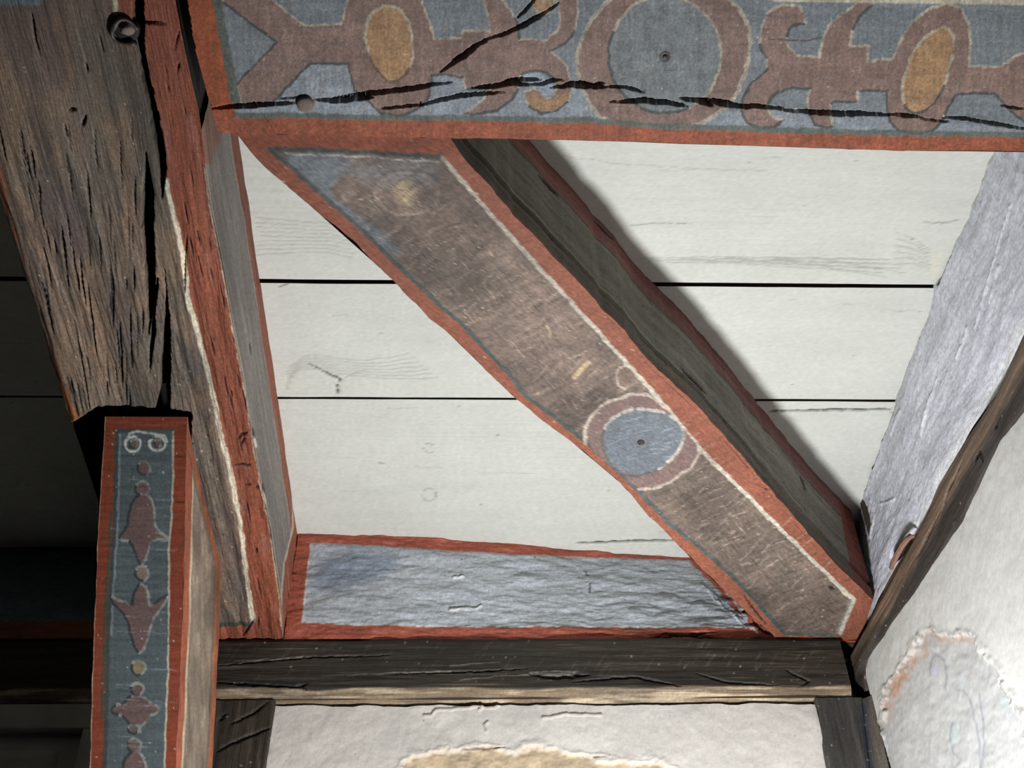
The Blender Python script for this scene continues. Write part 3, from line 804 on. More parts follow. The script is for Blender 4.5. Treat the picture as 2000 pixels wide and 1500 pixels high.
s.shape(bud, (136, 112, 88), 2, (CREAM, DARK, 3, 'down'))
lobe = smooth([(1026, 184), (1034, 205), (1056, 219), (1086, 215), (1108, 197), (1113, 178), (1092, 182), (1078, 196), (1060, 196), (1050, 180)], 1, True)
s.shape(lobe, (142, 112, 84), 2)
s.shape(smooth([(1018, 150), (1036, 141), (1064, 144), (1080, 158), (1084, 178), (1074, 190), (1062, 190), (1054, 174), (1036, 164)], 1, True), (136, 144, 152), 2, soft=3)
OV = [(762, 11), (778, 16), (794, 34), (804, 62), (807, 92), (803, 124), (792, 148), (774, 160), (760, 160), (743, 148), (727, 122), (716, 92), (713, 66), (718, 40), (732, 20), (748, 12)]
s.shape(smooth(OV, 2, True), OCHRE, 6, (CREAM, (92, 78, 60), 5.5, 'up'))
OV2 = [(1848, 53), (1862, 64), (1864, 90), (1853, 141), (1841, 180), (1817, 210), (1790, 224), (1769, 213), (1761, 186), (1765, 156), (1775, 117), (1796, 81), (1826, 57)]
s.shape(smooth(OV2, 2, True), OCHRE, 7, (CREAM, DARK, 5.5, 'up'))
# brushed highlights, worn spots
rs = np.random.RandomState(17)
for _ in range(170):
    cx = rs.uniform(470, 1990); cy = rs.uniform(8, 220); L = rs.uniform(10, 34)
    s.stroke([(cx, cy), (cx-L*.18, cy+L)], 1.8, (156, 142, 128), .6, alpha=.42, seed=int(cx) % 90)
for _ in range(120):
    cx = rs.uniform(470, 1990); cy = rs.uniform(8, 240); L = rs.uniform(12, 60)
    s.stroke([(cx, cy), (cx+L, cy+rs.uniform(-2, 3))], 1.6, (74, 80, 88), .6, alpha=.4, seed=int(cx) % 90)
s.spots(120, (190, 180, 160), .8, 2.0, 11)
s.spots(30, (70, 64, 60), .8, 1.8, 12)
t = np.linspace(0, 2*np.pi, 24)
s.stroke(np.stack([1299+9*np.cos(t), 110+9*np.sin(t)], 1), 2.8, (52, 54, 54), .2, disp=-.001)
s.stroke([(1500, 76), (1530, 77), (1570, 79), (1604, 72)], 2.2, (70, 60, 56), .2)
# green-black line and red borders
rt = np.interp(px, [400, 460, 560, 700, 900, 1000, 1150, 1280, 1400, 1600, 1800, 2100], [219, 232, 231, 235, 236, 238, 240, 252, 255, 262, 266, 270])
s.mix(sstep(-13, -9, s.wy-rt)*sstep(2, -1, s.wy-rt)*.8, GREEN)
e = .5+(fbm(px/40, py/6, 9, 4)-.5)
redm = sstep(-1.2, 1.2, s.wy-rt)
s.mix(redm, np.array((135, 76, 54))); s.col[:] *= (1-redm[:, None]*.25*(fbm(px/9, py/4, 19, 3)-.5)[:, None])
s.cls[redm > .5] = 1
gl = np.interp(py, [-40, 0, 100, 190, 222], [408, 416, 433, 451, 458])
s.mix(sstep(20, 14, s.wx-gl)*sstep(-3, 0, s.wx-gl)*(py < 215)*.85, GREEN)
redl = sstep(1.5, -1.5, s.wx-gl)*(py < 230)
s.mix(redl, (138, 74, 46)); s.cls[redl > .5] = 1
s.spots(34, (162, 123, 105), 1.2, 2.4, 23, region=lambda x, y: x < 460 and y < 212)
hiw = np.interp(px, [300, 1430, 1520, 2100], [-25, -14, 3, 11])
s.mix(sstep(2.5, -1, s.py-hiw)*.85, (182, 172, 150))
# drying cracks
CR = [([(411, 213), (450, 209), (500, 205), (540, 203), (582, 200)], 9), ([(545, 192), (562, 191), (580, 189)], 3), ([(614, 194), (640, 196), (670, 195), (700, 192), (728, 190)], 12), ([(668, 187), (700, 184), (745, 180), (800, 173), (850, 164), (882, 160)], 9),
      ([(745, 212), (780, 209), (820, 205), (822, 200)], 5), ([(815, 207), (850, 198), (890, 188), (930, 184), (985, 180)], 8), ([(922, 171), (960, 168), (1000, 162), (1038, 166)], 8), ([(972, 163), (1000, 156), (1030, 154), (1057, 155)], 7), ([(1034, 166), (1060, 162), (1075, 157), (1101, 156)], 7),
      ([(1076, 171), (1100, 168), (1116, 164), (1150, 167), (1185, 171)], 12), ([(1160, 163), (1180, 163)], 4), ([(1180, 170), (1218, 170), (1258, 180)], 5), ([(1192, 199), (1230, 197), (1260, 196), (1300, 200), (1344, 207)], 10), ([(1328, 192), (1360, 197), (1395, 207)], 8),
      ([(1362, 193), (1400, 199), (1440, 204)], 9), ([(1398, 203), (1430, 207), (1480, 208), (1530, 211)], 9), ([(1515, 212), (1560, 217), (1620, 220), (1680, 221), (1745, 225)], 9), ([(1735, 223), (1770, 225), (1803, 230)], 6), ([(1600, 222), (1640, 225), (1680, 225)], 3), ([(1800, 232), (1830, 235), (1855, 237)], 3), ([(1840, 229), (1880, 231), (1920, 237), (1960, 244), (2010, 252)], 5),
      ([(1092, 6), (1060, 28), (1020, 50), (980, 68), (950, 76)], 8), ([(958, 72), (930, 88), (905, 108), (860, 140)], 9), ([(950, 80), (920, 94), (884, 116)], 3), ([(1050, -8), (1030, 16), (1010, 36)], 5), ([(1955, 207), (1980, 210), (2010, 214)], 3)]
for pts, w in CR: s.crack(pts, w*.95, .02)
s.chasm([(340, -40), (357, -40), (364, 0), (375, 75), (390, 138), (402, 185), (410, 206), (392, 206), (380, 160)], .16)
s.build({0: 'underside', 1: 'red_border', 2: 'strapwork', 3: 'ring', 4: 'blue_medallion', 5: 'strapwork', 6: 'orange_oval', 7: 'orange_oval'}, M['beam_paint'], beam, grit=.24)
pts = list(HI[::60])+list(LO[::-60])
prism('core', pts, ZC-.0008, M['core_timber'], beam)
disc('peg', hz([(597, 201)], ZU)[0], (0, 0, -1), .0112, .006, M['peg_wood'], beam, 18, .001, .12, 3)
disc('nail', hz([(1299, 111)], ZU)[0], (0, 0, -1), .0035, .0015, M['iron'], beam, 12, .001)
settle(beam)

# ------------------------------------------------------------------ the diagonal dragon beam
diag = empty('diagonal_beam', (.3, 1.6, ZU), 'diagonal brown beam with red borders and a blue rosette, crossing to the corner', 'beam')
Lp = [(440, 248), (462, 270), (520, 330), (580, 380), (690, 470), (780, 560), (840, 622), (900, 670), (950, 725), (1010, 780), (1070, 830), (1140, 880), (1220, 950), (1270, 1010), (1320, 1060), (1400, 1140), (1450, 1188), (1520, 1250)]
Rp = [(858, 245), (874, 266), (912, 315), (950, 352), (1000, 415), (1040, 455), (1080, 500), (1130, 550), (1180, 606), (1220, 645), (1262, 700), (1300, 735), (1350, 780), (1400, 835), (1450, 892), (1500, 950), (1560, 1020), (1620, 1088), (1660, 1128), (1705, 1172)]
nA = 460; nB = 40
def wob(p, sd):
    p = p.copy(); q = fbm(np.arange(len(p))/9., np.zeros(len(p)), sd, 3)-.5
    p[:, 0] += q*.005; return p
A = np.r_[wob(resample(hz(Lp, ZU), nA), 3), resample(hz([(1521, 1251), (1600, 1251), (1645, 1252), (1672, 1273)], ZU), nB)]
B = np.r_[wob(resample(hz(Rp, ZU), nA), 7), resample(hz([(1704.5, 1174), (1690, 1220), (1674, 1273)], ZU), nB)]
for Q in (A, B): Q[:, 2] += .006*sstep(1.03, .995, Q[:, 1])
s = Sheet([A, B], nA+nB, 110, seed=52, warp=1.4)
px, py = s.px, s.py
dv = np.array([.607, .794]); U = s.P[:, :2]@dv; V = s.P[:, :2]@np.array([.794, -.607])
s.nz = .5+(fbm(U*9, V*20, 3, 4)-.5)*.5+(fbm(U*160, V*30, 4, 3)-.5)*.3+(fbm(U*50, V*200, 5, 3)-.5)*.22
s.base((135, 78, 56)); s.cls[:] = 1
s.nz2 = s.nz.copy(); s.nz = .5+(s.nz2-.5)*.45
s.col[:] = np.array((128, 77, 58))*(.5+s.nz[:, None])
s.mix(sstep(330, 270, py)*.5, (133, 72, 52))
s.nz = s.nz2
s.disp += (fbm(U*5, V*16, 6, 3)-.5)*.004+(fbm(U*120, V*40, 7, 3)-.5)*.0012
field = [(527, 290), (865, 306), (950, 408), (1100, 574), (1280, 770), (1370, 880), (1550, 1058), (1667, 1172), (1641, 1238), (1532, 1237), (1450, 1145), (1380, 1080), (1310, 1025), (1240, 950), (1145, 862), (1085, 815), (1030, 775), (990, 725), (900, 630), (850, 585), (800, 540), (700, 440), (640, 390), (580, 336)]
s.shape(field, (101, 88, 78), 0, None, soft=2.5)
i = np.nonzero(s.cls == 0)[0]
s.mix(sstep(.48, .66, fbm(U[i]*8, V[i]*14, 31, 4))*.5, (84, 76, 68), i)
s.mix(sstep(.56, .7, fbm(U[i]*7, V[i]*12, 34, 4))*.35, (140, 118, 104), i)
bl = smooth([(530, 296), (700, 306), (660, 350), (640, 372), (700, 420), (770, 470), (790, 505), (740, 480), (680, 425), (610, 355)], 1, True)
s.shape(bl, (100, 105, 108), None, soft=14)
s.shape(smooth([(650, 320), (860, 315), (850, 360), (780, 370), (700, 350)], 2, True), (112, 108, 106), None, soft=30)
# ghost of an upper rosette
t = np.linspace(0, 2*np.pi, 40)
for r, c in ((52, (140, 128, 116)), (34, (78, 72, 66)), (60, (90, 84, 78))):
    s.stroke(np.stack([795+r*1.2*np.cos(t), 378+r*.8*np.sin(t)], 1), 4, c, .9, alpha=.6)
s.shape(smooth([(770, 360), (800, 350), (815, 375), (800, 400), (775, 395)], 2, True), (158, 140, 110), None, soft=24)
rs = np.random.RandomState(3)
for k in range(420):     # cross scratches of the wiped paint
    u = rs.rand(); c0 = np.array((700, 350))*(1-u)+np.array((1610, 1200))*u
    off = rs.uniform(-78, 78); cx = c0[0]+off*.72; cy = c0[1]-off*.66
    L = rs.uniform(10, 46); a = rs.choice([-.55, -.35, .9, -.8]); lt = rs.rand() < .5
    s.stroke([(cx, cy), (cx+L*math.cos(a), cy+L*math.sin(a))], 1.7, (168, 150, 134) if lt else (64, 58, 52), .6, alpha=.6, seed=k % 60)
lit = np.nonzero(s.cls == 1)[0]
# outline lines of the field
s.stroke([(527, 290), (600, 293), (700, 296), (862, 306)], 8, DARK, .6)
s.stroke([(560, 300), (700, 306), (860, 316)], 3, (150, 152, 150), .8)
s.stroke([(527, 290), (580, 336), (640, 390), (700, 440), (800, 540), (850, 585), (900, 630), (990, 725), (1030, 775), (1085, 815), (1145, 862), (1240, 950), (1310, 1025), (1380, 1080), (1450, 1145), (1532, 1237)], 8, (70, 76, 74), .35)
s.stroke([(1532, 1237), (1640, 1240)], 6, (74, 80, 76), .3)
s.stroke([(864, 308), (950, 408), (1100, 574), (1280, 770), (1370, 880), (1550, 1058), (1667, 1172)], 8, (170, 163, 147), .4)
s.stroke([(1667, 1172), (1641, 1238)], 8, (163, 156, 144), .3)
s.stroke([(1661, 1172), (1634, 1238)], 4, (120, 112, 104), .3)
# rosette
ro = smooth([(1142, 862), (1143, 840), (1154, 813), (1184, 786), (1226, 771), (1262, 769), (1283, 779), (1330, 828), (1371, 877), (1349, 912), (1310, 942), (1274, 954), (1246, 954), (1200, 915)], 1, True)
s.nz = .5+(s.nz2-.5)*.35
s.shape(ro, (112, 92, 86), 2, ((168, 156, 142), None, 6, 'up'))
s.stroke([(1371, 877), (1349, 912), (1310, 942), (1274, 954), (1246, 954)], 5, (163, 151, 137), .4)
s.stroke([(1143, 866), (1143, 840), (1154, 813), (1184, 786), (1226, 771), (1262, 769), (1285, 780)], 5, (165, 153, 139), .4)
di = smooth([(1176, 864), (1180, 835), (1200, 812), (1230, 800), (1265, 798), (1300, 806), (1325, 822), (1337, 842), (1332, 870), (1312, 900), (1280, 920), (1240, 931), (1208, 923), (1185, 898)], 2, True)
s.shape(di, (99, 104, 108), 3, ((170, 163, 151), (84, 80, 78), 5.5, 'upright'))
for k in range(60):
    cx = rs.uniform(1190, 1310); cy = rs.uniform(815, 915); L = rs.uniform(8, 40)
    if np.hypot((cx-1255)/75, (cy-864)/58) < .85:
        s.stroke([(cx, cy), (cx+L, cy-L*.35)], 1.7, (150, 156, 164) if k % 2 else (92, 98, 106), .6, alpha=.5, seed=k, cls=3)
s.stroke([(1225, 712), (1208, 718), (1203, 735), (1208, 752), (1222, 760)], 3.2, (163, 151, 137), .3)
s.stroke([(1120, 735), (1138, 718), (1150, 708)], 9, (168, 148, 112), .9)
s.stroke([(1066, 636), (1074, 648), (1072, 660)], 4, (168, 150, 118), .8)
s.crack([(1618, 1146), (1630, 1153)], 5, .003, (40, 32, 28))
s.crack([(1452, 1162), (1470, 1190), (1498, 1222)], 3.4, .008)
s.crack([(1190, 925), (1200, 942), (1203, 955)], 3, .006)
s.crack([(1470, 945), (1500, 958), (1540, 952)], 2, .003, (90, 46, 38))
s.spots(110, (177, 165, 153), .8, 1.9, 13, region=lambda x, y: True)
s.spots(60, (54, 44, 40), .8, 1.9, 14)
s.build({0: 'brown_field', 1: 'red_border', 2: 'ring', 3: 'blue_medallion'}, M['diag_paint'], diag, grit=.24)
# sides: vertical faces up to the planks, with a rebate line and a red top border on the right
Bs = B[:nA]
nrm = np.array([.794, -.607, 0])
def up(P, z, o): q = P+nrm*o; q[:, 2] = z; return q
Es = [Bs.copy(), up(Bs, ZU+.030, .001), up(Bs, ZU+.034, -.004), up(Bs, ZU+.040, -.0045), up(Bs, ZU+.043, .002), up(Bs, ZC-.0005, .001)]
s = Sheet(Es, nA, 80, [0, .15, .175, .2, .215, 1], seed=57)
U = s.P[:, :2]@dv; Z = s.P[:, 2]
s.nz = .5+(fbm(U*6, Z*110, 3, 4)-.5)*.5+(fbm(U*5, Z*16, 4, 3)-.5)*.35
s.base((112, 107, 96))
s.disp += (fbm(U*5, Z*60, 9, 3)-.5)*.0015
s.mix(sstep(ZU+.040, ZU+.034, Z)*.7, (84, 72, 62))
s.mix(sstep(ZU+.006, ZU+.001, Z)*.8, (132, 78, 56))
s.mix(sstep(.002, .001, abs(Z-ZU-.045))*.6, (150, 146, 132))
zb = ZC-.055+(fbm(U*20, U*0, 3, 3)-.5)*.006
s.mix(sstep(zb-.001, zb+.001, Z), (112, 72, 66)); s.cls[Z > zb] = 1
s.mix(sstep(.003, .0015, abs(Z-zb+.002))*.7, (40, 38, 34))
endb = s.px > np.interp(s.py, [990, 1040, 1100, 1170], [1640, 1648, 1660, 1680])
s.mix(endb*1.0, (115, 62, 48)); s.cls[endb] = 1
for pts in ([(1562, 928), (1570, 945), (1573, 960)], [(1160, 430), (1200, 470)], [(1330, 720), (1380, 770)], [(1395, 800), (1440, 850)], [(1050, 340), (1090, 385)]):
    s.crack(pts, 4, .004, (24, 22, 20))
s.spots(30, (30, 28, 26), .8, 1.8, 4)
s.build({0: 'right_side', 1: 'red_top_border'}, M['side_paint'], diag)
pts = list(A[:nA:46])+[A[nA-1], A[-22], A[-1]]+[p+np.array([-.006, .004, 0]) for p in B[:nA][::-46]]
prism('core', pts, ZC-.001, M['core_timber'], diag)
disc('nail', hz([(1252, 864)], ZU)[0], (0, 0, -1), .0062, .0014, M['core_timber'], diag, 14)
disc('nail_head', hz([(1252, 864)], ZU)[0]+np.array([0, 0, -.0012]), (0, 0, -1), .0033, .001, M['iron'], diag, 12, .002)
settle(diag)

# ------------------------------------------------------------------ the big split joist on the left
joist = empty('split_joist', (-.48, 1.4, ZU), 'broad weathered brown joist with a long black split and red edges, left of the bay', 'beam')
NY = 760
Y0, Y1 = .70, 2.215
ys = np.linspace(Y0, Y1, NY)
xl = -.628+(fbm(ys*6, ys*0, 3, 3)-.5)*.012
rpx = [(338, -40), (343, 0), (354, 60), (366, 120), (374, 156), (381, 186), (388, 215), (396, 270), (402, 330), (411, 400), (435, 520), (456, 640), (474, 730), (492, 844), (510, 945), (528, 1035), (540, 1120), (549, 1180), (552, 1245)]
rp = hz(rpx, ZU); xr_ = np.interp(ys, rp[:, 1], rp[:, 0])
Lq = np.stack([xl, ys, ys*0+ZU+.014], 1); L1 = np.stack([xl+.014, ys, ys*0+ZU+.0015], 1); L2 = np.stack([xl+.026, ys, ys*0+ZU], 1)
Rq = np.stack([xr_, ys, ys*0+ZU], 1)
s = Sheet([Lq, L1, L2, Rq], NY, 200, [0, .045, .08, 1], seed=61, warp=1.2)
px, py = s.px, s.py
U, V = s.P[:, 1], s.P[:, 0]
s.nz = .5+(fbm(U*5, V*120, 3, 5)-.5)*.55+(fbm(U*4, V*14, 4, 4)-.5)*.5
rough_ = np.clip((py-180)/300, .25, 1)
s.disp += (fbm(U*6, V*75, 6, 4)-.5)*.010*rough_+(fbm(U*24, V*260, 7, 3)-.5)*.003*rough_+(fbm(U*3, V*10, 8, 2)-.5)*.006
s.base((102, 86, 73))
s.mix(sstep(.54, .68, fbm(U*4, V*60, 14, 4))*.6*rough_, (58, 53, 50))
s.mix(sstep(.55, .7, fbm(U*5, V*28, 15, 4))*.45, (118, 100, 84))
s.mix(sstep(.60, .72, fbm(U*8, V*160, 16, 3))*.45*rough_, (158, 146, 134), flat=True)
s.mix(sstep(.5, .68, fbm(U*3+9, V*9, 17, 3))*.45, (84, 84, 74))
s.mix(sstep(.5, .66, fbm(U*7+3, V*18, 37, 4))*.5, (122, 98, 76))
s.mix(sstep(.54, .68, fbm(U*6+5, V*22, 38, 4))*.5, (70, 62, 62))
s.mix(sstep(.3, .9, (py-560)/300)*sstep(.45, .7, fbm(U*9, V*24, 39, 4))*.5, (126, 104, 86))
i = np.nonzero(py < 14)[0]; s.mix(sstep(14, 4, py[i]+8*(fbm(px[i]/20, py[i]/20, 5, 2)-.5)+np.maximum(px[i]-70, 0)*.6), (92, 102, 106), i)
# checks in the weathered face
rs = np.random.RandomState(9)
for k in range(70):
    cy = rs.uniform(230, 790); f = rs.rand(); xa = 8+(cy-395)*.29; xb = 292
    cx = max(xa, -80)+20+f*(xb-max(xa, -80)-30); L = rs.uniform(25, 110)
    lean = .22*(1-f)
    s.crack([(cx, cy), (cx+lean*L*.5+rs.uniform(-2, 2), cy+L*.5), (cx+lean*L, cy+L)], rs.uniform(1.4, 3.6), rs.uniform(.003, .008), (28, 24, 22), rag=1.4)
for pts, w in (([(62, 20), (70, 80), (80, 112)], 3), ([(167, 120), (172, 142)], 3), ([(134, 217), (142, 214), (150, 213)], 6), ([(160, 248), (166, 232), (168, 225)], 5), ([(126, 245), (131, 270)], 4), ([(195, 70), (202, 100)], 2.5), ([(346, 142), (350, 122)], 3), ([(350, 60), (340, 100)], 2), ([(366, 455), (361, 520), (361, 570)], 4), ([(272, 445), (285, 452)], 2)):
    s.crack(pts, w, .008, (22, 19, 17))
s.spots(150, (196, 186, 172), .8, 2.2, 19)
s.spots(50, (24, 20, 18), .9, 2.4, 20)
# left red edge
we = np.interp(py, [300, 395, 505, 610, 745, 817, 1000], [-4, 18, 46, 77, 126, 150, 205])
re_ = sstep(4, -4, s.wx-we+10*(fbm(px/8, py/40, 4, 3)-.5))
s.mix(re_*.85, (114, 67, 43)); s.cls[re_ > .5] = 1
s.mix(sstep(730, 790, py)*re_*.8, (145, 91, 50))
# white line, red right edge
wl = [(325, 352), (326, 368), (334, 392), (340, 420), (348, 452), (357, 500), (363, 540), (369, 590), (384, 640), (399, 700), (414, 760), (425, 815), (436, 868), (453, 930), (461, 975), (469, 1025), (477, 1085), (485, 1150), (494, 1214)]
wl = np.array(smooth(wl, 1))
lx = np.interp(py, wl[:, 1], wl[:, 0]); lx = np.where(py < 360, np.interp(py, [-40, 0, 130, 240, 352, 360], [265, 268, 284, 308, 318, 324]), lx)
red = sstep(-1.5, 1.5, s.wx-lx)
sn = s.nz.copy(); s.nz = .5+(s.nz-.5)*.4
s.mix(red, (128, 71, 50)); s.cls[red > .5] = 2
s.mix(red*sstep(.55, .75, fbm(U*5, V*60, 24, 3))*.4, (117, 60, 40))
s.mix(red*sstep(.6, .75, fbm(U*9, V*90, 25, 3))*.35, (148, 104, 96))
hx = smooth([(222, -30), (226, 0), (229, 34)], 1)
top_red = sstep(-1, 1, s.wx-np.interp(py, [-40, 0, 40], [226, 230, 234]))*sstep(38, 34, py)*(1-red)
s.mix(top_red, (122, 69, 48)); s.cls[top_red > .5] = 2
s.stroke([(222, -40), (224, 0), (228, 36)], 9, (176, 166, 142), .2)
s.nz = sn
s.stroke(wl, 9.5, (190, 180, 158), .25)
for k in range(26):
    cy = rs.uniform(60, 1200); f = rs.uniform(.25, .95); a_ = np.interp(cy, wl[:, 1], wl[:, 0]); b_2 = np.interp(cy, [p[1] for p in rpx], [p[0] for p in rpx])
    if cy < 352: a_ = np.interp(cy, [0, 130, 240, 352], [280, 290, 312, 324])
    cx = a_+(b_2-a_)*f; L = rs.uniform(12, 50)
    s.crack([(cx, cy), (cx+L*.1, cy+L*.5), (cx+L*.2, cy+L)], 2.6, .004, (60, 30, 26), rag=1.2)
for pts in ([(462, 862), (472, 850), (484, 842)], [(455, 912), (480, 908), (492, 904)], [(470, 870), (478, 856)], [(500, 955), (505, 948)], [(478, 950), (490, 945)], [(500, 1080), (502, 1070)]):
    s.crack(pts, 4.5, .004, (36, 20, 18), rag=1.2)
s.stroke([(300, 43), (322, 47)], 3, (30, 18, 16), .1, disp=-.006)
s.crack([(281, 43), (300, 44), (323, 47)], 5, .008, (26, 16, 14), lens=.3)
edge = np.array(rpx, float); edge[:, 0] -= 2
s.stroke(edge[8:], 3.4, (182, 172, 152), .6, alpha=.85)
# foot: dark line and red end
s.mix(sstep(1214, 1217, py)*(1-red)*(py < 1224), (60, 66, 58), flat=True)
s.mix(sstep(1222, 1225, py), (124, 69, 50)); s.cls[py > 1224] = 2
s.crack([(472, 1246), (484, 1228), (498, 1212)], 4, .005, (30, 20, 18)); s.crack([(504, 1232), (505, 1205)], 3, .004, (40, 22, 20))
# the split that runs the length of the beam
CHA = [(254, -40), (258, 0), (260, 40), (264, 90), (276, 150), (288, 210), (300, 270), (309, 330), (314, 372), (316, 388), (321, 360), (324, 330), (321, 300), (312, 240), (300, 186), (288, 130), (281, 90), (282, 40), (278, 0), (276, -40)]
CHB = [(285, 297), (283, 330), (279, 375), (277, 445), (281, 500), (284, 560), (288, 620), (290, 656), (294, 640), (300, 590), (303, 545), (301, 500), (300, 440), (300, 390), (295, 350), (291, 324)]
CHC = [(321, 522), (324, 565), (322, 625), (317, 670), (313, 718), (312, 775), (305, 800), (300, 830), (345, 830), (331, 806), (331, 730), (333, 670), (331, 640), (327, 590)]
CHD = [(306, 544), (300, 595), (294, 660), (291, 700), (293, 728), (297, 690), (302, 650), (303, 600), (307, 560)]
for c in (CHA, CHB, CHC, CHD): s.chasm(c, .055)
# near-black recess sunk round the knee brace head
HX0, HX1, HY0 = -.60, -.437, 1.505
cut = [(118, 834), (150, 822), (172, 807), (192, 797), (250, 795), (306, 799), (330, 800), (368, 806), (374, 812), (372, 850), (366, 900), (366, 1250), (100, 1250), (188, 1004)]
i = s.near(cut, 10); d, _, _, _ = seg_dist(s.wx[i], py[i], np.array(cut, float), True)
sd = np.where(inside(s.wx[i], py[i], np.array(cut, float)), -d, d)
a = np.clip(.5-sd/2, 0, 1)
s.mix(a, (30, 26, 23), i, True); s.disp[i] = s.disp[i]*(1-a)-.075*a; s.cls[i[a > .5]] = 0
s.build({0: 'underside', 1: 'red_edge', 2: 'red_border'}, M['old_timber'], joist, grit=.26)
# right side face
zz = ZC-.0005
Us = Rq[(ys > .99)]
ex = np.stack([np.full(len(Us), -.3345)+(fbm(Us[:, 1]*14, Us[:, 1]*0, 5, 3)-.5)*.004, Us[:, 1], np.full(len(Us), zz)], 1)
s = Sheet([Us, ex], 520, 70, seed=66)
U, Z = s.P[:, 1], s.P[:, 2]
s.nz = .5+(fbm(U*5, Z*120, 3, 4)-.5)*.4+(fbm(U*4, Z*12, 4, 3)-.5)*.3
s.base((118, 111, 105))
s.disp += (fbm(U*5, Z*60, 9, 3)-.5)*.003
s.mix(sstep(.5, .7, fbm(U*5, Z*60, 14, 4))*.35, (98, 94, 90))
zb = ZC-.046+(fbm(U*14, U*0, 3, 3)-.5)*.008
rb = sstep(zb-.001, zb+.001, Z); s.mix(rb, (124, 72, 54)); s.cls[rb > .5] = 1
s.mix(sstep(.0025, .001, abs(Z-zb+.002))*.5, (170, 160, 150))
en = s.px-np.interp(s.py, [1030, 1045, 1100, 1160, 1240], [573, 570, 556, 550, 548])
s.mix(sstep(-1.5, 1.5, en), (128, 74, 56)); s.cls[en > 0] = 1
s.mix(sstep(3, 1, abs(en+1))*.8, (176, 166, 150))
s.mix(sstep(ZU+.010, ZU+.005, Z)*.8, (150, 140, 126))
s.mix((s.py < 320)*sstep(12, 4, s.px-np.interp(s.py, [262, 330], [425, 402]))*.8, (120, 84, 66))
for pts in ([(494, 835), (497, 850)], [(514, 940), (517, 962)], [(488, 665), (490, 690)], [(497, 1010), (500, 1030)]):
    s.crack(pts, 5, .004, (40, 36, 32))
s.stroke([(496, 858), (500, 872)], 5, (190, 184, 172), .2); s.stroke([(514, 958), (517, 985)], 4, (196, 188, 176), .2)
s.build({0: 'right_side', 1: 'red_top_border'}, M['side_paint'], joist)
pts = list(Lq[::60])+[Lq[-1]]+[p+np.array([-.004, 0, .002]) for p in Rq[::-60]]
prism('core', [(p[0], p[1], ZU+.016) for p in pts], ZC-.001, M['core_black'], joist)  # black colour stands in for the deep shade in the gap beside the beam
# broken oak dowel beside the split: curled rim, black disc standing in for the hole's shade
kc = hz([(247, 59)], ZU)[0]
V = []; F = []
seg = 18
for k in range(seg+1):
    ta = math.radians(60+k*285/seg); rr = .0165*(1+.12*math.sin(3*ta))
    for j in range(6):
        tb = 2*math.pi*j/6
        w = .0034*(1+.4*math.sin(ta*2))
        V.append((kc[0]+math.cos(ta)*(rr+w*math.cos(tb)), kc[1]+math.sin(ta)*(rr+w*math.cos(tb)), kc[2]-.004+w*1.3*math.sin(tb)))
for k in range(seg):
    for j in range(6): F.append((k*6+j, k*6+(j+1) % 6, (k+1)*6+(j+1) % 6, (k+1)*6+j))
F += [tuple(range(6)), tuple(range(len(V)-1, len(V)-7, -1))]
pg = poly_obj('dowel', V, F, M['iron'], joist, smooth_shade=True)
disc('dowel_hole_dark', kc+np.array([0, 0, .002]), (0, 0, -1), .0155, .0045, M['core_black'], pg, 16)
disc('dowel_stub', kc+np.array([.003, -.005, -.003]), (.25, .5, -1), .0085, .006, M['peg_wood'], pg, 14, .001, .25, 6)
settle(joist)

# ------------------------------------------------------------------ knee brace with the baluster painting
brace = empty('knee_brace', (-.52, 1.9, 2.3), 'knee brace painted with a stacked baluster pattern on blue, red edged', 'brace')
NB = 460
tt = np.linspace(0, .655, NB)
wob1 = (fbm(tt*40, tt*0, 3, 3)-.5)*.003; wob2 = (fbm(tt*40, tt*0, 7, 3)-.5)*.002
xl = np.interp(tt, [0, .086, .145, .285, .40, .66], [-.567, -.574, -.579, -.587, -.592, -.600])+wob1
xr2 = np.interp(tt, [0, .11, .227, .403, .66], [-.4365, -.440, -.4445, -.4555, -.468])+wob2
FL = np.stack([xl, 1.546+tt, ZU-.002-tt], 1); FR = np.stack([xr2, 1.546+tt, ZU-.002-tt], 1)
s = Sheet([FL, FR], NB, 125, seed=71, warp=1.0)
px, py = s.px, s.py
s.nz = .5+(fbm(px/60, py/5, 3, 4)-.5)*.22+(fbm(px/40, py/40, 4, 3)-.5)*.12+(fbm(px/4, py/50, 5, 3)-.5)*.08
s.base((117, 54, 34)); s.cls[:] = 1  # front red darkened to stand in for the dim light on this face
s.disp += (fbm(px/60, py/6, 8, 3)-.5)*.0014
BB = (74, 83, 84); MV = (96, 76, 72); LT = (128, 130, 124); DK = (44, 48, 50)  # blue and ornament colours darkened likewise, shade of the front face painted in
fld = [(229, 840), (338, 840), (338, 960), (330, 1080), (330, 1170), (328, 1320), (321, 1500), (312, 1700), (195, 1700), (204, 1500), (207, 1410), (211, 1230), (216, 1140), (224, 1020), (227, 900)]
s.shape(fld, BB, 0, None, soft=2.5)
s.stroke([(229, 840), (227, 900), (224, 1020), (216, 1140), (211, 1230), (207, 1410), (204, 1500), (195, 1700)], 8, (58, 64, 62), .3)
s.stroke([(229, 841), (338, 841)], 7, (66, 70, 66), .3)
s.stroke([(338, 845), (338, 960), (330, 1080), (330, 1170), (328, 1320), (321, 1500), (312, 1700)], 4, (164, 156, 138), .6)
s.stroke([(235, 850), (233, 920), (229, 1030), (222, 1150), (217, 1240)], 5, (104, 114, 116), .7)
s.stroke([(216, 1000), (206, 1180), (203, 1240), (199, 1400)], 5, (66, 66, 52), .5)
orn = {}
def nxt(n):
    orn[10+len(orn)] = n; return 9+len(orn)
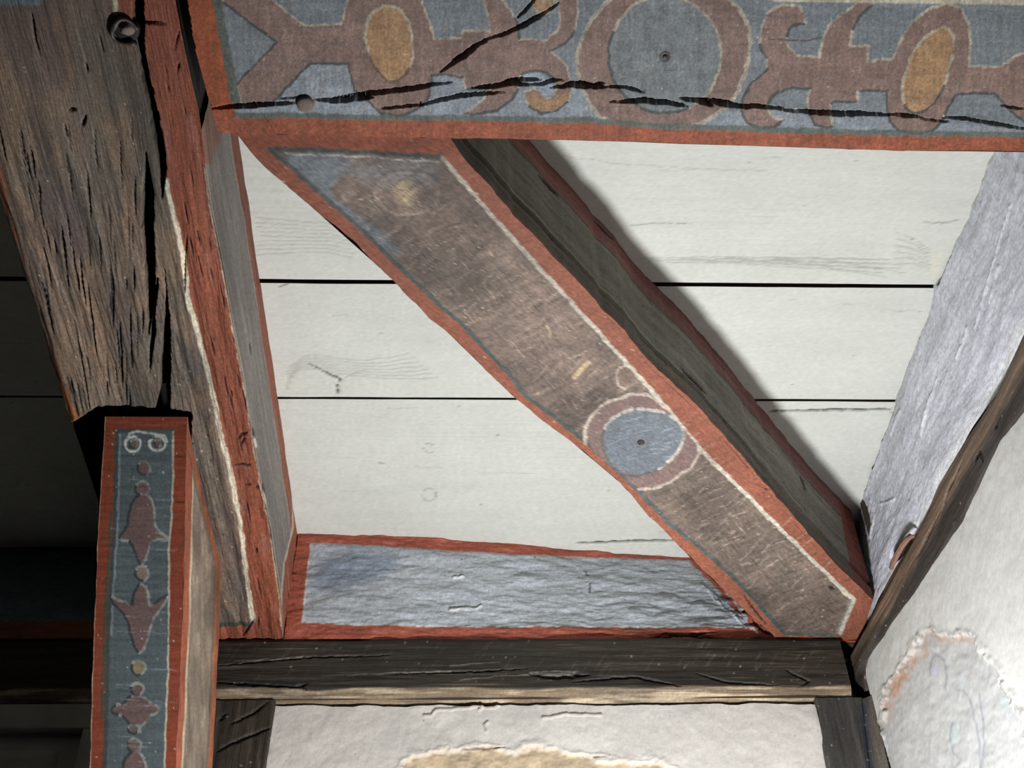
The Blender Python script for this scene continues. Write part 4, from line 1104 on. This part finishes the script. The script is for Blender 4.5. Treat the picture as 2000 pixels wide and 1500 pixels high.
def motif(pts, sm=1, rgb=MV, w=5, nm='painted_baluster'): s.shape(smooth(pts, sm, True), rgb, nxt(nm), (LT, DK, w, 'right'), soft=2)
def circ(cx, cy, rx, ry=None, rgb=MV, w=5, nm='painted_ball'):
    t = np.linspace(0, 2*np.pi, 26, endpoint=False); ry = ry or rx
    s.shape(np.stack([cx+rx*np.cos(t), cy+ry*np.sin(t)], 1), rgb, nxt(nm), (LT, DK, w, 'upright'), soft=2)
# scrolls
for cx, cy, r in ((260, 867, 15), (307, 867, 15)):
    t = np.linspace(0, 2*np.pi, 30)
    s.stroke(np.stack([cx+r*np.cos(t), cy+r*.95*np.sin(t)], 1), 5, (176, 178, 168), .5)
    circ(cx+1, cy-1, 7, 8, w=3, nm='painted_scroll')
s.stroke([(246, 860), (252, 846), (270, 842), (300, 848), (322, 852), (326, 862)], 4, (170, 174, 168), .6)
s.stroke([(270, 855), (300, 856)], 4, (70, 78, 82), .5)
circ(281, 914, 12, 13)
circ(278, 954, 14, 13)
motif([(270, 966), (288, 966), (300, 985), (302, 1010), (303, 1030), (320, 1045), (332, 1052), (305, 1055), (293, 1058), (288, 1080), (280, 1100), (274, 1104), (264, 1080), (257, 1058), (235, 1054), (232, 1050), (246, 1035), (252, 1005), (256, 985)])
s.stroke([(258, 1058), (295, 1058)], 3, (88, 78, 76), .4)
s.stroke([(305, 1040), (330, 1050)], 3, LT, .5); s.stroke([(300, 1056), (328, 1056)], 3, LT, .6)
circ(277, 1120, 13, 14, (116, 102, 86))
motif([(275, 1138), (286, 1150), (291, 1172), (293, 1185), (318, 1166), (330, 1160), (324, 1176), (304, 1200), (292, 1228), (285, 1262), (274, 1277), (264, 1268), (256, 1240), (248, 1208), (232, 1188), (219, 1178), (217, 1164), (240, 1176), (257, 1182), (259, 1165), (266, 1148)])
s.stroke([(286, 1146), (291, 1165), (292, 1182)], 4, LT, .4); s.stroke([(259, 1182), (259, 1165), (266, 1148)], 3, DK, .4)
circ(270, 1304, 14, 14, (116, 106, 78))
circ(268, 1346, 12, 12)
motif([(268, 1358), (284, 1362), (296, 1376), (306, 1378), (313, 1386), (306, 1395), (293, 1398), (284, 1412), (268, 1420), (252, 1414), (241, 1398), (228, 1396), (217, 1388), (222, 1378), (240, 1374), (252, 1362)])
s.stroke([(220, 1388), (268, 1391), (310, 1387)], 4, (84, 70, 68), .3)
circ(261, 1424, 11, 9, (86, 80, 74)); s.stroke([(272, 1416), (274, 1430)], 5, LT, .3)
circ(263, 1456, 13, 13)
motif([(255, 1468), (272, 1468), (284, 1485), (288, 1520), (300, 1545), (225, 1545), (236, 1515), (242, 1485)])
for k in range(50):
    rs = np.random.RandomState(200+k); cx = rs.uniform(215, 320); cy = rs.uniform(850, 1510); L = rs.uniform(10, 50)
    s.stroke([(cx, cy), (cx+L, cy+2)], 1.7, (150, 160, 164) if k % 2 else (60, 70, 76), .6, alpha=.45, seed=k)
for y_ in (893, 980, 1240, 1390): s.stroke([(340, y_), (362, y_+2)], 2, (70, 36, 30), .3)
s.stroke([(206, 850), (217, 851)], 2, (40, 24, 20), .2)
s.spots(60, (190, 192, 184), .8, 1.8, 31)
s.mix(sstep(3, 0, px-np.interp(py, [812, 960, 1060, 1300, 1500], [205, 196, 190, 181, 176]))*.6, (196, 180, 150))
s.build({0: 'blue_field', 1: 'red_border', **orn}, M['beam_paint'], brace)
# right side
bk = on_plane([(431, 1104), (431, 1130), (429, 1200), (422, 1350), (415, 1500)], (1, 0, 0), -.437)
jun = hz([(367, 815), (376, 872), (402, 985), (431, 1102)], ZU-.001)
end = np.array([[-.462, 2.2, 2.49]])
BKp = np.r_[jun, bk[1:], end]
n1 = 460
yb_ = resample(BKp, n1)
s = Sheet([FR, yb_], n1, 80, seed=76)
px, py = s.px, s.py
s.nz = .5+(fbm(px/5, py/60, 3, 4)-.5)*.4+(fbm(px/20, py/80, 4, 3)-.5)*.4
s.base((120, 107, 93))
s.disp += (fbm(px/7, py/60, 9, 3)-.5)*.003
s.mix(sstep(.5, .7, fbm(px/9, py/70, 14, 3))*.45, (112, 98, 84))
s.mix(sstep(.58, .7, fbm(px/12, py/50, 15, 3))*.4, (168, 150, 130))
fe = px-np.interp(py, [812, 1000, 1200, 1350, 1500], [366, 362, 357, 350, 343])
s.mix(sstep(13, 11, fe+2*(fbm(px/9, py/30, 6, 2)-.5)), (141, 78, 56)); s.cls[fe < 12] = 1
s.mix(sstep(3, 1, abs(fe-13.5))*.8, (186, 172, 140))
be = np.interp(py, [815, 872, 985, 1102, 1200, 1350, 1500], [367, 376, 402, 431, 429, 422, 415])-px
s.mix(sstep(10, 8, be)*.95, (135, 80, 54)); s.cls[be < 9] = 1
s.mix(sstep(2.5, 1, abs(be-11))*.6, (90, 72, 60))
s.build({0: 'right_side', 1: 'red_border'}, M['side_paint'], brace)
# body behind the painted faces
FLb = FL[::90]; V = []; F = []
k0 = [0, 100, 200, 300, 400, NB-1]
bkl = np.array([[FL[j, 0]+.012, yb_[j, 1], yb_[j, 2]] for j in k0])
for c, j in enumerate(k0):
    V += [tuple(FL[j]+np.array([0, .001, .001])), tuple(FR[j]+np.array([-.002, .001, .001])), tuple(yb_[j]+np.array([-.002, 0, 0])), tuple(bkl[c])]
for c in range(len(k0)-1):
    for j in ((2, 3), (3, 0)): F.append((c*4+j[0], c*4+j[1], (c+1)*4+j[1], (c+1)*4+j[0]))
F += [(0, 1, 2, 3), tuple(len(V)-4+q for q in range(4))]
poly_obj('core', V, F, M['core_timber'], brace)
settle(brace)
